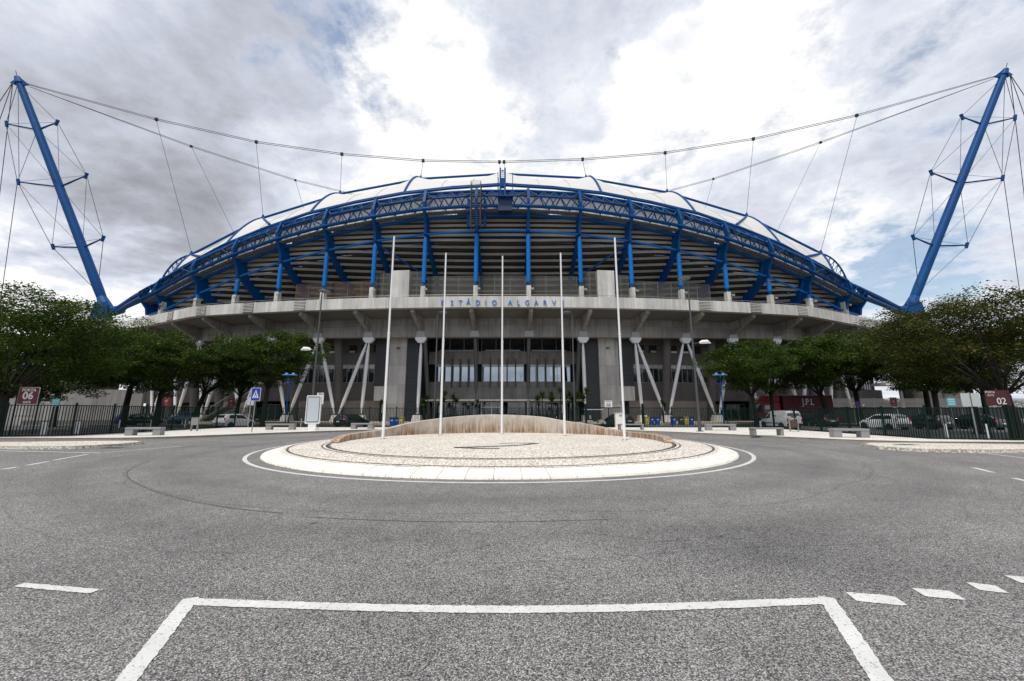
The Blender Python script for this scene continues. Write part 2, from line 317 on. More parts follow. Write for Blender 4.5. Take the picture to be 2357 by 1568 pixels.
# ------------------------------------------------------------------ mesh helpers
class MB:
    def __init__(s): s.v = []; s.f = []
    def add(s, vs, fs):
        o = len(s.v); s.v += [tuple(v) for v in vs]; s.f += [tuple(i+o for i in f) for f in fs]; return s
    def box(s, c, sz, rz=0.0, taper=1.0):
        x, y, z = sz[0]/2, sz[1]/2, sz[2]/2; cr, sr = math.cos(rz), math.sin(rz); vs = []
        for k, t in ((-1,1.0),(1,taper)):
            for i, j in ((-1,-1),(1,-1),(1,1),(-1,1)):
                a, b = i*x*t, j*y*t; vs.append((c[0]+a*cr-b*sr, c[1]+a*sr+b*cr, c[2]+k*z))
        return s.add(vs, [(0,3,2,1),(4,5,6,7),(0,1,5,4),(1,2,6,5),(2,3,7,6),(3,0,4,7)])
    def tube(s, p0, p1, r0, r1=None, n=8, cap=True):
        r1 = r0 if r1 is None else r1; p0, p1 = Vector(p0), Vector(p1); d = (p1-p0)
        if d.length < 1e-6: return s
        d.normalize(); a = d.orthogonal().normalized() if abs(d.z) > .9 else Vector((0,0,1)).cross(d).normalized(); b = d.cross(a)
        vs = []
        for p, r in ((p0,r0),(p1,r1)):
            for i in range(n):
                t = 2*math.pi*i/n; vs.append(p+a*(r*math.cos(t))+b*(r*math.sin(t)))
        fs = [(i,(i+1)%n,(i+1)%n+n,i+n) for i in range(n)]
        if cap: fs += [tuple(range(n-1,-1,-1)), tuple(range(n,2*n))]
        return s.add(vs, fs)
    def path(s, pts, rs, n=8):
        if isinstance(rs, (int,float)): rs = [rs]*len(pts)
        pts = [Vector(p) for p in pts]; k0 = len(s.v); prev = None
        for i, p in enumerate(pts):
            d = (pts[min(i+1,len(pts)-1)]-pts[max(i-1,0)]).normalized()
            a = (prev - d*prev.dot(d)) if prev is not None else d.orthogonal()
            if a.length < 1e-5: a = d.orthogonal()
            a.normalize(); prev = a; b = d.cross(a)
            for j in range(n):
                t = 2*math.pi*j/n; s.v.append(tuple(p+a*(rs[i]*math.cos(t))+b*(rs[i]*math.sin(t))))
        for i in range(len(pts)-1):
            for j in range(n):
                s.f.append((k0+i*n+j, k0+i*n+(j+1)%n, k0+(i+1)*n+(j+1)%n, k0+(i+1)*n+j))
        s.f.append(tuple(k0+j for j in range(n-1,-1,-1))); s.f.append(tuple(k0+(len(pts)-1)*n+j for j in range(n)))
        return s
    def prism(s, poly, h0, h1, tf=None):
        """polygon [(a,b)] extruded from h0 to h1; tf(a,b,h) -> point"""
        tf = tf or (lambda a,b,h: (a,b,h)); n = len(poly)
        vs = [tf(a,b,h0) for a,b in poly]+[tf(a,b,h1) for a,b in poly]
        return s.add(vs, [tuple(range(n-1,-1,-1)), tuple(range(n,2*n))]+[(i,(i+1)%n,(i+1)%n+n,i+n) for i in range(n)])
    def sweep(s, prof, ss, fn, closed=True, caps=True):
        """prof(s) -> [(d,z)], swept along ss by fn(s,d,z)"""
        k0 = len(s.v); m = None
        for q in ss:
            pr = prof(q) if callable(prof) else prof; m = len(pr)
            for d, z in pr: s.v.append(tuple(fn(q, d, z)))
        for i in range(len(ss)-1):
            for j in range(m if closed else m-1):
                s.f.append((k0+i*m+j, k0+i*m+(j+1)%m, k0+(i+1)*m+(j+1)%m, k0+(i+1)*m+j))
        if closed and caps:
            s.f.append(tuple(k0+j for j in range(m-1,-1,-1))); s.f.append(tuple(k0+(len(ss)-1)*m+j for j in range(m)))
        return s
    def disc(s, c, r, h, n=24, r2=None):
        return s.tube((c[0],c[1],c[2]), (c[0],c[1],c[2]+h), r, r2 if r2 is not None else r, n)
    def build(s, name, m, parent=None, world=True, smooth=False):
        me = bpy.data.meshes.new(name); vs = s.v
        if parent is not None and world:
            l = parent_world(parent); vs = [(a-l[0], b-l[1], c-l[2]) for a,b,c in vs]
        me.from_pydata(vs, [], s.f); me.materials.append(m)
        if smooth: me.polygons.foreach_set('use_smooth', [True]*len(me.polygons))
        me.update()
        o = bpy.data.objects.new(name, me); COL.objects.link(o)
        if parent is not None: o.parent = parent
        return o
def parent_world(p):
    l = Vector((0,0,0))
    while p is not None: l = l + p.location; p = p.parent
    return l
def auto_smooth(o, ang=40):
    me = o.data; me.polygons.foreach_set('use_smooth', [True]*len(me.polygons))
    try: me.set_sharp_from_angle(angle=R_(ang))
    except Exception: pass
    return o
def tag(o, label=None, cat=None, group=None, kind=None):
    if label: o['label'] = label
    if cat: o['category'] = cat
    if group: o['group'] = group
    if kind: o['kind'] = kind
    return o
def thing(name, loc, label, cat, group=None, rz=0.0):
    o = bpy.data.objects.new(name, None); COL.objects.link(o); o.location = loc; o.rotation_euler = (0,0,rz); o.empty_display_size = .3
    return tag(o, label, cat, group)
def struct(name, mb, m):
    o = mb.build(name, m); return tag(o, kind='structure')
def dup(root, loc, rz, label, group=None, scale=None):
    def cp(o, par):
        c = o.copy(); COL.objects.link(c)
        if par is not None: c.parent = par
        for ch in list(o.children): cp(ch, c)
        return c
    r = cp(root, None); r.location = loc; r.rotation_euler = (0,0,rz); r['label'] = label
    if group: r['group'] = group
    if scale: r.scale = scale
    return r
def text_mesh(name, s, size, m, mtx, parent=None, ext=.01, weight=0.0, align='CENTER', world=True, sx=1.0):
    """flat lettering; mtx maps text plane (x right, y up, z out) to the scene"""
    cu = bpy.data.curves.new('t','FONT'); cu.body = s; cu.size = size; cu.extrude = ext; cu.offset = weight; cu.align_x = align; cu.align_y = 'CENTER'; cu.resolution_u = 3
    ob = bpy.data.objects.new('t', cu); me = bpy.data.meshes.new_from_object(ob); bpy.data.objects.remove(ob); bpy.data.curves.remove(cu)
    me.name = name; me.transform(mtx @ Matrix.Diagonal((sx,1,1,1)))
    if parent is not None and world: me.transform(Matrix.Translation(-parent_world(parent)))
    me.materials.clear(); me.materials.append(m)
    o = bpy.data.objects.new(name, me); COL.objects.link(o)
    if parent is not None: o.parent = parent
    return o
def face_mtx(loc, yaw=0.0):
    """text frame standing upright facing -Y (the camera side), turned by yaw about Z"""
    return Matrix.Translation(loc) @ Matrix.Rotation(yaw,4,'Z') @ Matrix.Rotation(R_(90),4,'X')
def lin(a, b, n): return [a+(b-a)*i/(n-1) for i in range(n)]
def catmull(pts, n=6):
    out = []
    for i in range(len(pts)-1):
        p0 = pts[max(i-1,0)]; p1 = pts[i]; p2 = pts[i+1]; p3 = pts[min(i+2,len(pts)-1)]
        for k in range(n):
            t = k/n
            out.append(tuple(.5*((2*p1[j])+(-p0[j]+p2[j])*t+(2*p0[j]-5*p1[j]+4*p2[j]-p3[j])*t*t+(-p0[j]+3*p1[j]-3*p2[j]+p3[j])*t**3) for j in range(len(p1))))
    out.append(tuple(pts[-1])); return out
def interp(tab, x):
    for (a, va), (b, vb) in zip(tab, tab[1:]):
        if x <= b: t = (x-a)/(b-a); return va+(vb-va)*max(t,0)
    return tab[-1][1]
# ================================================================== GROUND
g = MB(); g.add([(-1500,-300,-.03),(1500,-300,-.03),(1500,2500,-.03),(-1500,2500,-.03)], [(0,1,2,3)])
struct('ground', g, mat('dry_ground', (.13,.12,.075), .9, var=.25, vscale=.05, col2=(.07,.09,.035)))
g = MB(); g.add([(-75,-20,0),(75,-20,0),(75,41.5,0),(-75,41.5,0)], [(0,1,2,3)]); struct('road', g, ASPH)
FL = [(-75,24.2),(-45,24.6),(-31.5,25.2),(-28.4,26.3),(-28.4,41.6)]
FR = [(24.6,41.0),(24.3,32),(23.7,23.2),(27,22.0),(45,21.2),(75,20.5)]
g = MB(); U = FL+FR
poly = [(x,y,.006) for x,y in U] + [(75,70,.006),(-75,70,.006)]
g.add(poly, [tuple(range(len(poly)))]); struct('parking_lot', g, ASPH2)
KL = catmull([(-75,22.6),(-45,23.2),(-30,23.9),(-25.5,24.0),(-22.6,24.5),(-20.6,26.2),(-18.6,29.0),(-15.9,32.4),(-12.2,36.2),(-7,38.6),(0,39.4),(6,37.6),(10.2,34.3),(13.6,30.2),(16.2,26.4),(18.2,23.2),(20.2,21.6),(24,20.9),(45,20.0),(75,19.3)], 5)
g = MB()
top = [(x,y,.13) for x,y in KL]; inn = [(x,y,.13) for x,y in reversed(FL[:0]+U)]
g.add(top+inn, [tuple(range(len(top)+len(inn)))]); struct('pavement', g, COBP)
def kerb_ring(pts, w_=.16, h=.135, joint=1.0, closed=False):
    mb = MB(); pts = [Vector((*p[:2],0)) for p in pts]
    if closed: pts = pts+[pts[0]]
    for a, b in zip(pts, pts[1:]):
        L_ = (b-a).length; n = max(1, round(L_/joint)); d = (b-a)/n; nrm = Vector((-d.y,d.x,0)).normalized()*w_
        for i in range(n):
            p = a+d*(i+.008); q = a+d*(i+.992)
            mb.add([p, q, q+nrm, p+nrm]+[v+Vector((0,0,h+random.uniform(-.004,.004))) for v in (p+nrm*.15,q+nrm*.15,q+nrm,p+nrm)], [(0,1,5,4),(1,2,6,5),(2,3,7,6),(3,0,4,7),(4,5,6,7)])
    return mb
KC = [(p[0],p[1]) for p in KL]
struct('kerb', kerb_ring(KC[5:-5]), KERB)
# splitter islands
def splitter(pts, nm):
    mb = MB(); n = len(pts); mb.prism([(x,y) for x,y in pts], 0, .12)
    struct(nm, mb, COB); struct('kerb', kerb_ring(pts, .14, .128, .9, True), KERB)
splitter([(-60,18.4),(-30,18.9),(-25,18.75),(-21.5,18.1),(-19.6,18.4),(-18.9,19.6),(-19.0,21.2),(-20.0,22.0),(-22.5,21.9),(-26,21.2),(-60,21.0)], 'traffic_island')
splitter([(50,19.8),(25,19.4),(20.6,20.5),(18.0,20.7),(16.9,19.9),(16.2,18.2),(16.8,16.9),(19.0,16.5),(23.5,16.9),(50,17.2)], 'traffic_island')
# painted lines
def ribbon(pts, wd, z=.006):
    mb = MB(); P0 = [Vector((p[0],p[1],0)) for p in pts]; P_ = [P0[0]]; L1 = []; L2 = []
    near = min(p.length for p in P0) < 7; st_ = .025 if near else .3
    for a, b in zip(P0, P0[1:]):
        n_ = max(1, int((b-a).length/st_)); P_ += [a+(b-a)*(k+1)/n_ for k in range(n_)]
    rw = random.Random(7)
    for i, p in enumerate(P_):
        d = (P_[min(i+1,len(P_)-1)]-P_[max(i-1,0)]).normalized(); n = Vector((-d.y,d.x,0))*(wd/2); j = (.006 if near else .004); t_ = min(1, .86+min(i,len(P_)-1-i)*.07) if near else 1; L1.append(p+n*t_+n.normalized()*rw.uniform(-j,j)); L2.append(p-n*t_+n.normalized()*rw.uniform(-j,j))
    vs = [(v.x,v.y,z) for v in L1+L2]; k = len(P_)
    return mb.add(vs, [(i,i+1,k+i+1,k+i) for i in range(k-1)])
def pxl(pts): return [gr(x,y) for x,y in pts]
CX, CY = -.45, 20.3
rl = MB(); n = 120
for i in range(n+1):
    a = 2*math.pi*i/n
    for r in (10.60, 10.73): rl.v.append((CX+r*math.cos(a), CY+r*math.sin(a), .006))
rl.f = [(2*i,2*i+1,2*i+3,2*i+2) for i in range(n)]
struct('road_marking', rl, PAINT)
box_line = [gr(440,1386)]+[gr(x,y) for x,y in ((560,1390.5),(800,1398.5),(1000,1403),(1180,1404.5),(1400,1402),(1640,1394.5),(1780,1388.5))]+[gr(1902,1384)]
struct('road_marking', ribbon(box_line, .125), PAINT)
struct('road_marking', ribbon([gr(440,1378),gr(365,1474),gr(270,1594),gr(180,1700)], .125, .0065), PAINT)
struct('road_marking', ribbon([gr(1902,1376),gr(1963,1468),gr(2045,1592),gr(2130,1720)], .125, .0065), PAINT)
for a, b, wd in (((45,1347),(218,1363),.085),((1958,1374),(2075,1385),.19),((2113,1364),(2205,1372),.19),((2238,1350),(2307,1358),.19),((2330,1334),(2420,1342),.2)):
    struct('road_marking', ribbon([gr(*a),gr(*b)], wd), PAINT)
for a, b, wd in (((5,1081),(38,1075.5),.12),((62,1071.5),(112,1062.5),.12),((122,1060),(202,1046),.12),((-60,1036.6),(232,1043.2),.12),((236,1042.6),(420,1027),.1),((2241,1077),(2286,1088),.12),((2334,1101),(2420,1121),.12),((2275,1045),(2420,1062),.12)):
    struct('road_marking', ribbon([gr(*a),gr(*b)], wd), PAINT)
SKID = mat('tyre_mark', (.10,.095,.092), .9, var=.3, vscale=9)
struct('skid_mark', ribbon(catmull([tuple(gr(x,y)[:2]) for x,y in ((345,1062),(300,1080),(294,1098),(325,1118),(400,1144),(520,1168),(650,1182))], 5), .035, .005), SKID)
struct('skid_mark', ribbon(catmull([tuple(gr(x,y)[:2]) for x,y in ((700,1190),(900,1199),(1150,1202),(1400,1196))], 5), .022, .005), SKID)
p = gr(722,1206); tg = MB(); tg.path([(p.x-.045,p.y-.05,.008),(p.x,p.y,.012),(p.x+.05,p.y+.045,.007)], .003, 5); tg.path([(p.x,p.y,.012),(p.x+.03,p.y+.005,.02)], .002, 4)
tag(tg.build('twig', mat('dry_twig', (.02,.016,.012), .9)), 'thin dark twig lying on the bare asphalt left of centre', 'twig')
# drain covers in the splitter islands and road
for x, y in ((238,1033.5),(2115,1032)):
    p = gr(x, y); t = MB(); t.box((p.x-.1,p.y+.5,.126),(.9,.45,.012)); o = t.build('drain_cover', DKGREY)
    tag(o, 'dark iron drain cover in the paved splitter island on the %s' % ('left' if x < 1000 else 'right'), 'drain cover', 'drain covers in the paving')

# ================================================================== ROUNDABOUT ISLAND
def ringmesh(r0, z0, r1, z1, n=96):
    mb = MB()
    for i in range(n):
        a = 2*math.pi*i/n; mb.v.append((CX+r0*math.cos(a),CY+r0*math.sin(a),z0)); mb.v.append((CX+r1*math.cos(a),CY+r1*math.sin(a),z1))
    mb.f = [(2*i,(2*i+2)%(2*n),(2*i+3)%(2*n),2*i+1) for i in range(n)]
    return mb
struct('apron_joint_bed', ringmesh(10.15,.035,9.6,.165), mat('sand_joint', (.42,.33,.22), .9, var=.2, vscale=3))
ap = MB(); n = 92; rj = random.Random(3)
for i in range(n):
    a0 = 2*math.pi*(i+.012)/n; a1 = 2*math.pi*(i+.988)/n; am = (a0+a1)/2; dz = rj.uniform(-.004,.004)
    pr = [(10.2,0),(10.17,.055),(9.62,.185+dz),(9.55,.185+dz),(9.55,0)]
    ap.sweep([(r,z) for r,z in pr], [a0,am,a1], lambda q,r,z: (CX+r*math.cos(q),CY+r*math.sin(q),z))
struct('roundabout_apron', ap, APRON)
struct('roundabout_paving', ringmesh(9.57,.19,7.98,.245), COB)
struct('roundabout_paving_band', ringmesh(7.93,.249,7.84,.252), COBD)
mb = MB(); m_ = 96
mb.v = [(CX,CY,.27)]+[(CX+7.82*math.cos(2*math.pi*i/m_),CY+7.82*math.sin(2*math.pi*i/m_),.25) for i in range(m_)]
mb.f = [(0,1+i,1+(i+1)%m_) for i in range(m_)]; struct('roundabout_centre_paving', mb, COB)
struct('roundabout_paving_band', ringmesh(8.16,.243,8.09,.246), COBD); struct('roundabout_paving_band', ringmesh(9.40,.200,9.30,.203), COBD)
# dark cobble ornament set in the centre (two thin crescents)
for pts, wd in (([(1046,1031),(1100,1029),(1160,1027),(1205,1024.5),(1236,1020.5)],.30),([(1236,1020.5),(1190,1020.3),(1150,1020.9)],.22),([(1150,1032.5),(1100,1032.8),(1046,1030)],.22)):
    r_ = ribbon([gr(x,y,.26) for x,y in pts], wd, .272); struct('paving_ornament', r_, COBD)
# curved rust stained wall
tab = [(875,989),(940,974),(1013.7,963),(1096,955.5),(1157,954.5),(1242,959),(1298,968.6),(1356.6,977),(1433.7,992)]
arc = []
for x, y in tab:
    a, b_, c = ray(x, y); k = a/b_; A = k*k+1; B = 2*(k*.45-CY); Cc = .45**2+CY**2-7.75**2
    disc_ = B*B-4*A*Cc; Yv = (-B+math.sqrt(max(disc_,0)))/(2*A); Xv = k*Yv
    arc.append((math.atan2(Yv-CY, Xv-CX), CAMH+c/b_*Yv))
arc.sort(); arc = [(-.25,.30),(-.1,.5)]+arc+[(math.pi+.1,.5),(math.pi+.25,.30)]
ht = catmull([(a,z) for a,z in arc], 6)
wl = MB(); ang = lin(-.25, math.pi+.25, 90)
wl.sweep(lambda q: [(7.55,.2),(7.55,interp(ht,q)-.015),(7.57,interp(ht,q)),(7.93,interp(ht,q)),(7.95,interp(ht,q)-.015),(7.95,.2)], ang, lambda q,r,z: (CX+r*math.cos(q),CY+r*math.sin(q),z))
WALLM = mat('rust_stained_wall', (.50,.46,.405), .85, var=.28, vscale=1.8, streak=.22, bump=.3, bscale=12, stain=(.2,1.5,(.24,.125,.05)))
tag(wl.build('curved_wall', WALLM), 'low curved concrete wall with rust stains around the back of the roundabout', 'wall')
# flagpoles
FP = [((881,1013),21.3,(910,545),'leftmost white flagpole of the five on the roundabout'),((1013.5,1001),24.8,(1027,583),'white flagpole second from the left on the roundabout'),
      ((1155,999),26.0,(1157,590),'white flagpole in the middle of the roundabout, closest to the curved wall'),((1300,1003.5),24.2,(1292,583),'white flagpole second from the right on the roundabout'),
      ((1438,1016),20.4,(1415,548),'rightmost white flagpole of the five on the roundabout')]
for (fx,fy), Yv, (tx,ty), lb in FP:
    a, b_, c = ray(fx, fy); x = a/b_*Yv; zt = atY(tx, ty, Yv).z
    t = thing('flagpole', (x,Yv,.26), lb, 'flagpole', 'flagpoles on the roundabout')
    h = zt-.26; m = MB(); m.tube((0,0,-.02),(0,0,h*.5),.072,.064,12); m.tube((0,0,h*.5),(0,0,h),.054,.046,12); m.disc((0,0,h),.05,.03,10,.02); m.build('pole', WHITE_P, t, world=False)
    m = MB(); m.disc((0,0,h*.5-.03),.082,.06,12); m.build('joint_collar', WHITE_P, t, world=False)
    m = MB(); m.disc((0,0,-.012),.15,.02,16); 
    for k in range(4): m.disc((.11*math.cos(k*1.57+.78),.11*math.sin(k*1.57+.78),.008),.015,.03,6)
    m.build('base_plate', GREY_M, t, world=False)
    m = MB(); m.tube((-.075,-.06,1.25),(-.075,-.06,h-.1),.007,.007,5); m.build('rope', DKGREY, t, world=False)
    m = MB(); m.box((-.09,-.02,1.55),(.07,.05,.42)); m.tube((-.16,-.02,1.35),(-.07,-.02,1.48),.012,.012,6); m.build('cleat', GREY_M, t, world=False)

rw = random.Random(12); m = MB()
for _ in range(420):
    a = rw.uniform(0, 2*math.pi); r = 10.21+abs(rw.gauss(0,.025)); x, y = CX+r*math.cos(a), CY+r*math.sin(a)
    if math.sin(a*7)+math.sin(a*3.1+1) < .2: continue
    for k in range(3):
        h = rw.uniform(.015,.05); t_ = rw.uniform(0,6.28); dx, dy = .006*math.cos(t_), .006*math.sin(t_)
        m.add([(x-dx,y-dy,.004),(x+dx,y+dy,.004),(x+rw.uniform(-.03,.03),y+rw.uniform(-.03,.03),h)], [(0,1,2)])
for p0, p1 in zip(KC, KC[1:]):
    L_ = math.dist(p0, p1)
    if abs(p0[0]) > 30: continue
    for _ in range(int(L_*7)):
        u = rw.random(); x, y = p0[0]+(p1[0]-p0[0])*u, p0[1]+(p1[1]-p0[1])*u; ux, uy = (p1[1]-p0[1])/L_, -(p1[0]-p0[0])/L_; o_ = rw.uniform(.0,.06); x += ux*o_; y += uy*o_
        h = rw.uniform(.02,.07); t_ = rw.uniform(0,6.28); dx, dy = .012*math.cos(t_), .012*math.sin(t_); m.add([(x-dx,y-dy,.003),(x+dx,y+dy,.003),(x+rw.uniform(-.04,.04),y+rw.uniform(-.04,.04),h)], [(0,1,2)])
tag(m.build('weeds', mat('dry_weeds', (.13,.11,.04), .9, var=.3, vscale=3, col2=(.05,.07,.02))), 'dry weeds growing in the joint between kerb and asphalt', 'weeds', kind='stuff')
# ================================================================== FENCE
def fence_run(name, label, pts, skip=None, hgt=2.12, bay=2.7):
    root = thing(name, (pts[0][0],pts[0][1],.0), label, 'fence', 'green railings round the forecourt')
    for (ax,ay),(bx,by) in zip(pts, pts[1:]):
        a = Vector((ax,ay,0)); b = Vector((bx,by,0)); L_ = (b-a).length; n = max(1, round(L_/bay)); d = (b-a)/n; u = d.normalized(); an = math.atan2(u.y,u.x)
        for i in range(n):
            p = a+d*i; q = a+d*(i+1); mid = (p+q)/2
            m = MB(); m.box((p.x,p.y,hgt/2+.03),(.085,.085,hgt+.1),an); m.box((p.x,p.y,hgt+.1),(.1,.1,.03),an); m.build('post', GREEN, root)
            m = MB(); k = int((d.length-.1)/.155); st = (d.length)/(k+1)
            for j in range(1, k+1):
                c = p+u*(st*j); m.box((c.x,c.y,.12+(hgt-.14)/2),(.034,.034,hgt-.14),an)
            for zr in (.2, hgt-.06): m.box((mid.x,mid.y,zr),(d.length-.09,.045,.05),an)
            m.build('panel', GREEN, root)
    p = Vector((pts[-1][0],pts[-1][1],0)); m = MB(); m.box((p.x,p.y,hgt/2+.03),(.085,.085,hgt+.1),0); m.build('post', GREEN, root)
    return root
fence_run('railing_fence', 'dark green bar railing running in front of the left trees and the gate 06 sign', FL[1:])
fence_run('railing_fence', 'dark green railing across the forecourt in front of the entrance, left of the sliding gate', [(-28.4,41.62),(7.5,41.2)])
fence_run('railing_fence', 'dark green bar railing across the forecourt between the sliding gate and the white van', [(13.4,41.1),(24.6,41.0)])
fence_run('railing_fence', 'dark green bar railing running in front of the right hand trees and parked cars', FR[:-1], hgt=1.92)
gt = thing('sliding_gate', (7.6,41.35,0), 'dark green sliding gate between thick posts beside the white pillar', 'gate')
m = MB()
for z_ in (.16,.4,2.1): m.box((10.4,41.35,z_),(5.6,.07,.09))
m.build('frame', GREEN, gt)
m = MB()
for j in range(47): m.box((7.75+j*.115,41.35,1.13),(.03,.03,1.9))
m.build('bars', GREEN, gt)
for x in (7.55,13.35): m = MB(); m.box((x,41.3,1.25),(.2,.2,2.5)); m.build('post', GREEN, gt)
m = MB(); m.box((10.4,41.35,.28),(5.6,.03,.2)); m.build('kick_plate', GREEN, gt)
pl = thing('gate_pillar', (10.75,40.7,.13), 'white painted intercom pillar standing in front of the sliding gate', 'pillar')
m = MB(); m.box((10.75,40.7,.83),(.78,.5,1.4)); m.build('pillar_body', mat('cream_render', (.72,.68,.62), .7, var=.1), pl)
m = MB(); m.box((10.75,40.7,1.56),(.84,.56,.06)); m.build('cap', CONC_L, pl)
m = MB(); m.box((10.85,40.44,1.32),(.26,.03,.16)); m.build('keypad', GREY_M, pl)
# grass verges (base sheets and blades)
def inset(pts, k):
    out = []
    for i, p in enumerate(pts):
        a = Vector(pts[max(i-1,0)]); b = Vector(pts[min(i+1,len(pts)-1)]); d = (b-a).normalized(); out.append((p[0]-d.y*k, p[1]+d.x*k))
    return out
verge = MB(); bl_ = []
for pts, k in ((FL[:4],1.6),([FL[3],(-28.4,41.6)],1.5),([(11,41.1),(24.6,41.0)],1.2),([(24.6,41.0),(24.3,32),(23.7,23.2)],2.2),(FR[2:],2.0)):
    pts2 = [tuple(p) for p in pts]; o2 = inset(pts2, k); n = len(pts2)
    verge.add([(x,y,.03) for x,y in pts2+o2], [(i,i+1,n+i+1,n+i) for i in range(n-1)])
    for i in range(n-1):
        a, b = Vector(pts2[i]), Vector(pts2[i+1]); c, d = Vector(o2[i]), Vector(o2[i+1]); L_ = min((b-a).length, 30)
        for _ in range(int(L_*k*55)):
            u, v = random.random(), random.random(); p = (a*(1-u)+b*u)*(1-v)+(c*(1-u)+d*u)*v
            if abs(p.x) < 48: bl_.append((p.x, p.y))
tag(verge.build('grass_verge', GRASS), kind='structure')
m = MB()
for x, y in bl_:
    h = random.uniform(.06,.17); a = random.uniform(0,6.28); dx, dy = .02*math.cos(a), .02*math.sin(a); lx, ly = random.uniform(-.05,.05), random.uniform(-.05,.05)
    m.add([(x-dx,y-dy,.03),(x+dx,y+dy,.03),(x+lx,y+ly,.03+h)], [(0,1,2)])
tag(m.build('grass', GRASS), 'short green grass growing along the foot of the railing', 'grass', kind='stuff')
# ================================================================== STADIUM
ST = thing('stadium', (X0, 62, 0), 'large concrete stadium with blue steel roof trusses and white membrane roof', 'stadium')
def part(nm, mb, m, par=None, smooth=False): return mb.build(nm, m, par or ST, smooth=smooth)
def zb(s): return 12.7+.6*min(abs(s)/44,1.5)**2
S_ = lin(-90, 90, 121)
# parapet, terrace slab, ring beam
part('parapet', MB().sweep([(5.45,15.9),(5.45,17.45),(5.15,17.45),(5.15,16.36),(4.7,16.3),(4.7,15.9)], S_, Q), CONC_L)
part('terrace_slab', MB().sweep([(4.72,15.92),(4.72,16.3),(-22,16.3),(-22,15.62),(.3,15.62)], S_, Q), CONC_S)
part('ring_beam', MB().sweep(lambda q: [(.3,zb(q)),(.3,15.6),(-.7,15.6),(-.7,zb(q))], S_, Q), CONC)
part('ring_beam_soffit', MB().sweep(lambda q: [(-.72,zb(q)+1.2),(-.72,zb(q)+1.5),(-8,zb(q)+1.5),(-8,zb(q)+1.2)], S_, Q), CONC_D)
# parapet drain louvres and handrail
for s in (-52.5,-44.4,-36.3,-28.2,28.4,36.4,44.4):
    fr = MB().sweep([(5.46,15.98),(5.475,15.98),(5.475,17.4),(5.46,17.4)], [s-.85,s+.85], Q); f = part('drain_louvre', fr, DARK)
    sl = MB()
    for k in range(6): sl.sweep([(5.48,16.08+k*.22),(5.56,16.04+k*.22),(5.56,16.14+k*.22),(5.48,16.2+k*.22)], [s-.85,s+.85], Q)
    sl.build('slats', CONC_L, f)
hr = MB()
for i in range(len(S_)-1):
    for z in (17.75,): hr.tube(Q(S_[i],5.2,z), Q(S_[i+1],5.2,z), .028, n=6)
    hr.tube(Q(S_[i],5.2,17.4), Q(S_[i],5.2,17.75), .022, n=5)
part('handrail', hr, GREY_M)
# brackets under the terrace
nodes = [4.05+8.1*k for k in range(8)]; NS = [-x for x in reversed(nodes)]+nodes
for s in NS:
    b = MB().sweep([(.3,13.6),(.62,13.6),(4.6,15.85),(4.6,15.61),(.3,15.61)][::1], [s-.28,s+.28], Q)
    b = MB()
    def tf(d,z,h,s=s): return Q(s+h,d,z)
    b.prism([(.3,13.7),(.75,13.7),(4.9,15.4),(4.9,15.91),(.3,15.63)], -.27, .27, tf); part('bracket', b, CONC)
# letters on the parapet
LETB = mat('letter_blue', (.008,.17,.58), .5)
lx = [397,485,565,638,727,800,880,1028,1105,1187,1272,1353,1437,1517]
sgn = thing('sign_lettering', (X0,53.0,16.46), 'blue raised letters ESTADIO ALGARVE fixed to the pale parapet', 'sign')
for ch, cx in zip('ESTÁDIOALGARVE', lx):
    xp = (cx/3.7333+1000)*.9207; p = atD(xp, 697, 5.52); a_ = math.asin((p.x-X0)/(RR+5.5))
    text_mesh('letter', ch, 1.04, LETB, face_mtx((p.x, p.y, 16.46+(.09 if ch == 'Á' else 0)), a_), sgn, ext=.03, weight=.008, sx=.84)
# terrace: pedestals, mesh screens, lift towers
for s in NS:
    w_ = MB(); w_.prism([(-.5,16.3),(.45,16.3),(.36,20.7),(-.36,20.7)], -.33, .33, lambda d,z,h,s=s: P(s+h,d,z)); pd = part('pedestal', w_, CONC_L)
    l_ = MB(); p = P(s+.55,.6,20.1); l_.box(p,(.42,.2,.3)); l_.tube(P(s+.3,.3,20.4), p, .03, n=6); l_.build('floodlight', GREY_M, pd)
SCR = mat('screen_wire', (.22,.22,.20), .5, .3)
SCRO = mat('weathered_screen', (.24,.13,.07), .7, var=.35, vscale=.6, col2=(.10,.11,.11))
def screen(s0, s1, d, z0, z1, m, nm='mesh_screen'):
    mb = MB(); n = max(2, int((s1-s0)/2)); ss = lin(s0, s1, n+1)
    k = int((z1-z0)/.17)
    for j in range(k+1):
        z = z0+(z1-z0)*j/k
        for i in range(n): mb.tube(P(ss[i],d,z), P(ss[i+1],d,z), .035, n=4, cap=False)
    for q in ss: mb.tube(P(q,d,z0), P(q,d,z1), .05, n=5)
    nv = int((s1-s0)/.4)
    for i in range(nv): q = s0+(s1-s0)*(i+.5)/nv; mb.tube(P(q,d-.03,z0), P(q,d-.03,z1), .012, n=4, cap=False)
    part(nm, mb, m)
screen(-11.8,-4.4,-1.2,16.3,22.7,SCR); screen(-3.7,3.7,-1.2,16.3,22.7,SCR); screen(4.4,11.8,-1.2,16.3,22.7,SCR)
screen(-14.6,-12.4,-.9,16.3,23.4,SCR); screen(12.5,15.0,-.9,16.3,23.4,SCR); screen(-20.1,-17.9,-.9,16.3,23.3,SCR); screen(17.6,20.0,-.9,16.3,23.0,SCR)
screen(-34.5,-20.6,-1.6,16.3,22.4,SCRO,'weathered_screen'); screen(20.7,34.5,-1.6,16.3,22.4,SCR)
for s0, s1 in ((-17.3,-14.6),(14.9,17.6)):
    t = MB().sweep([(-1.5,16.3),(-.4,16.3),(-.4,23.6),(-1.5,23.6)], [s0,s1], P); part('lift_tower', t, CONC_L)
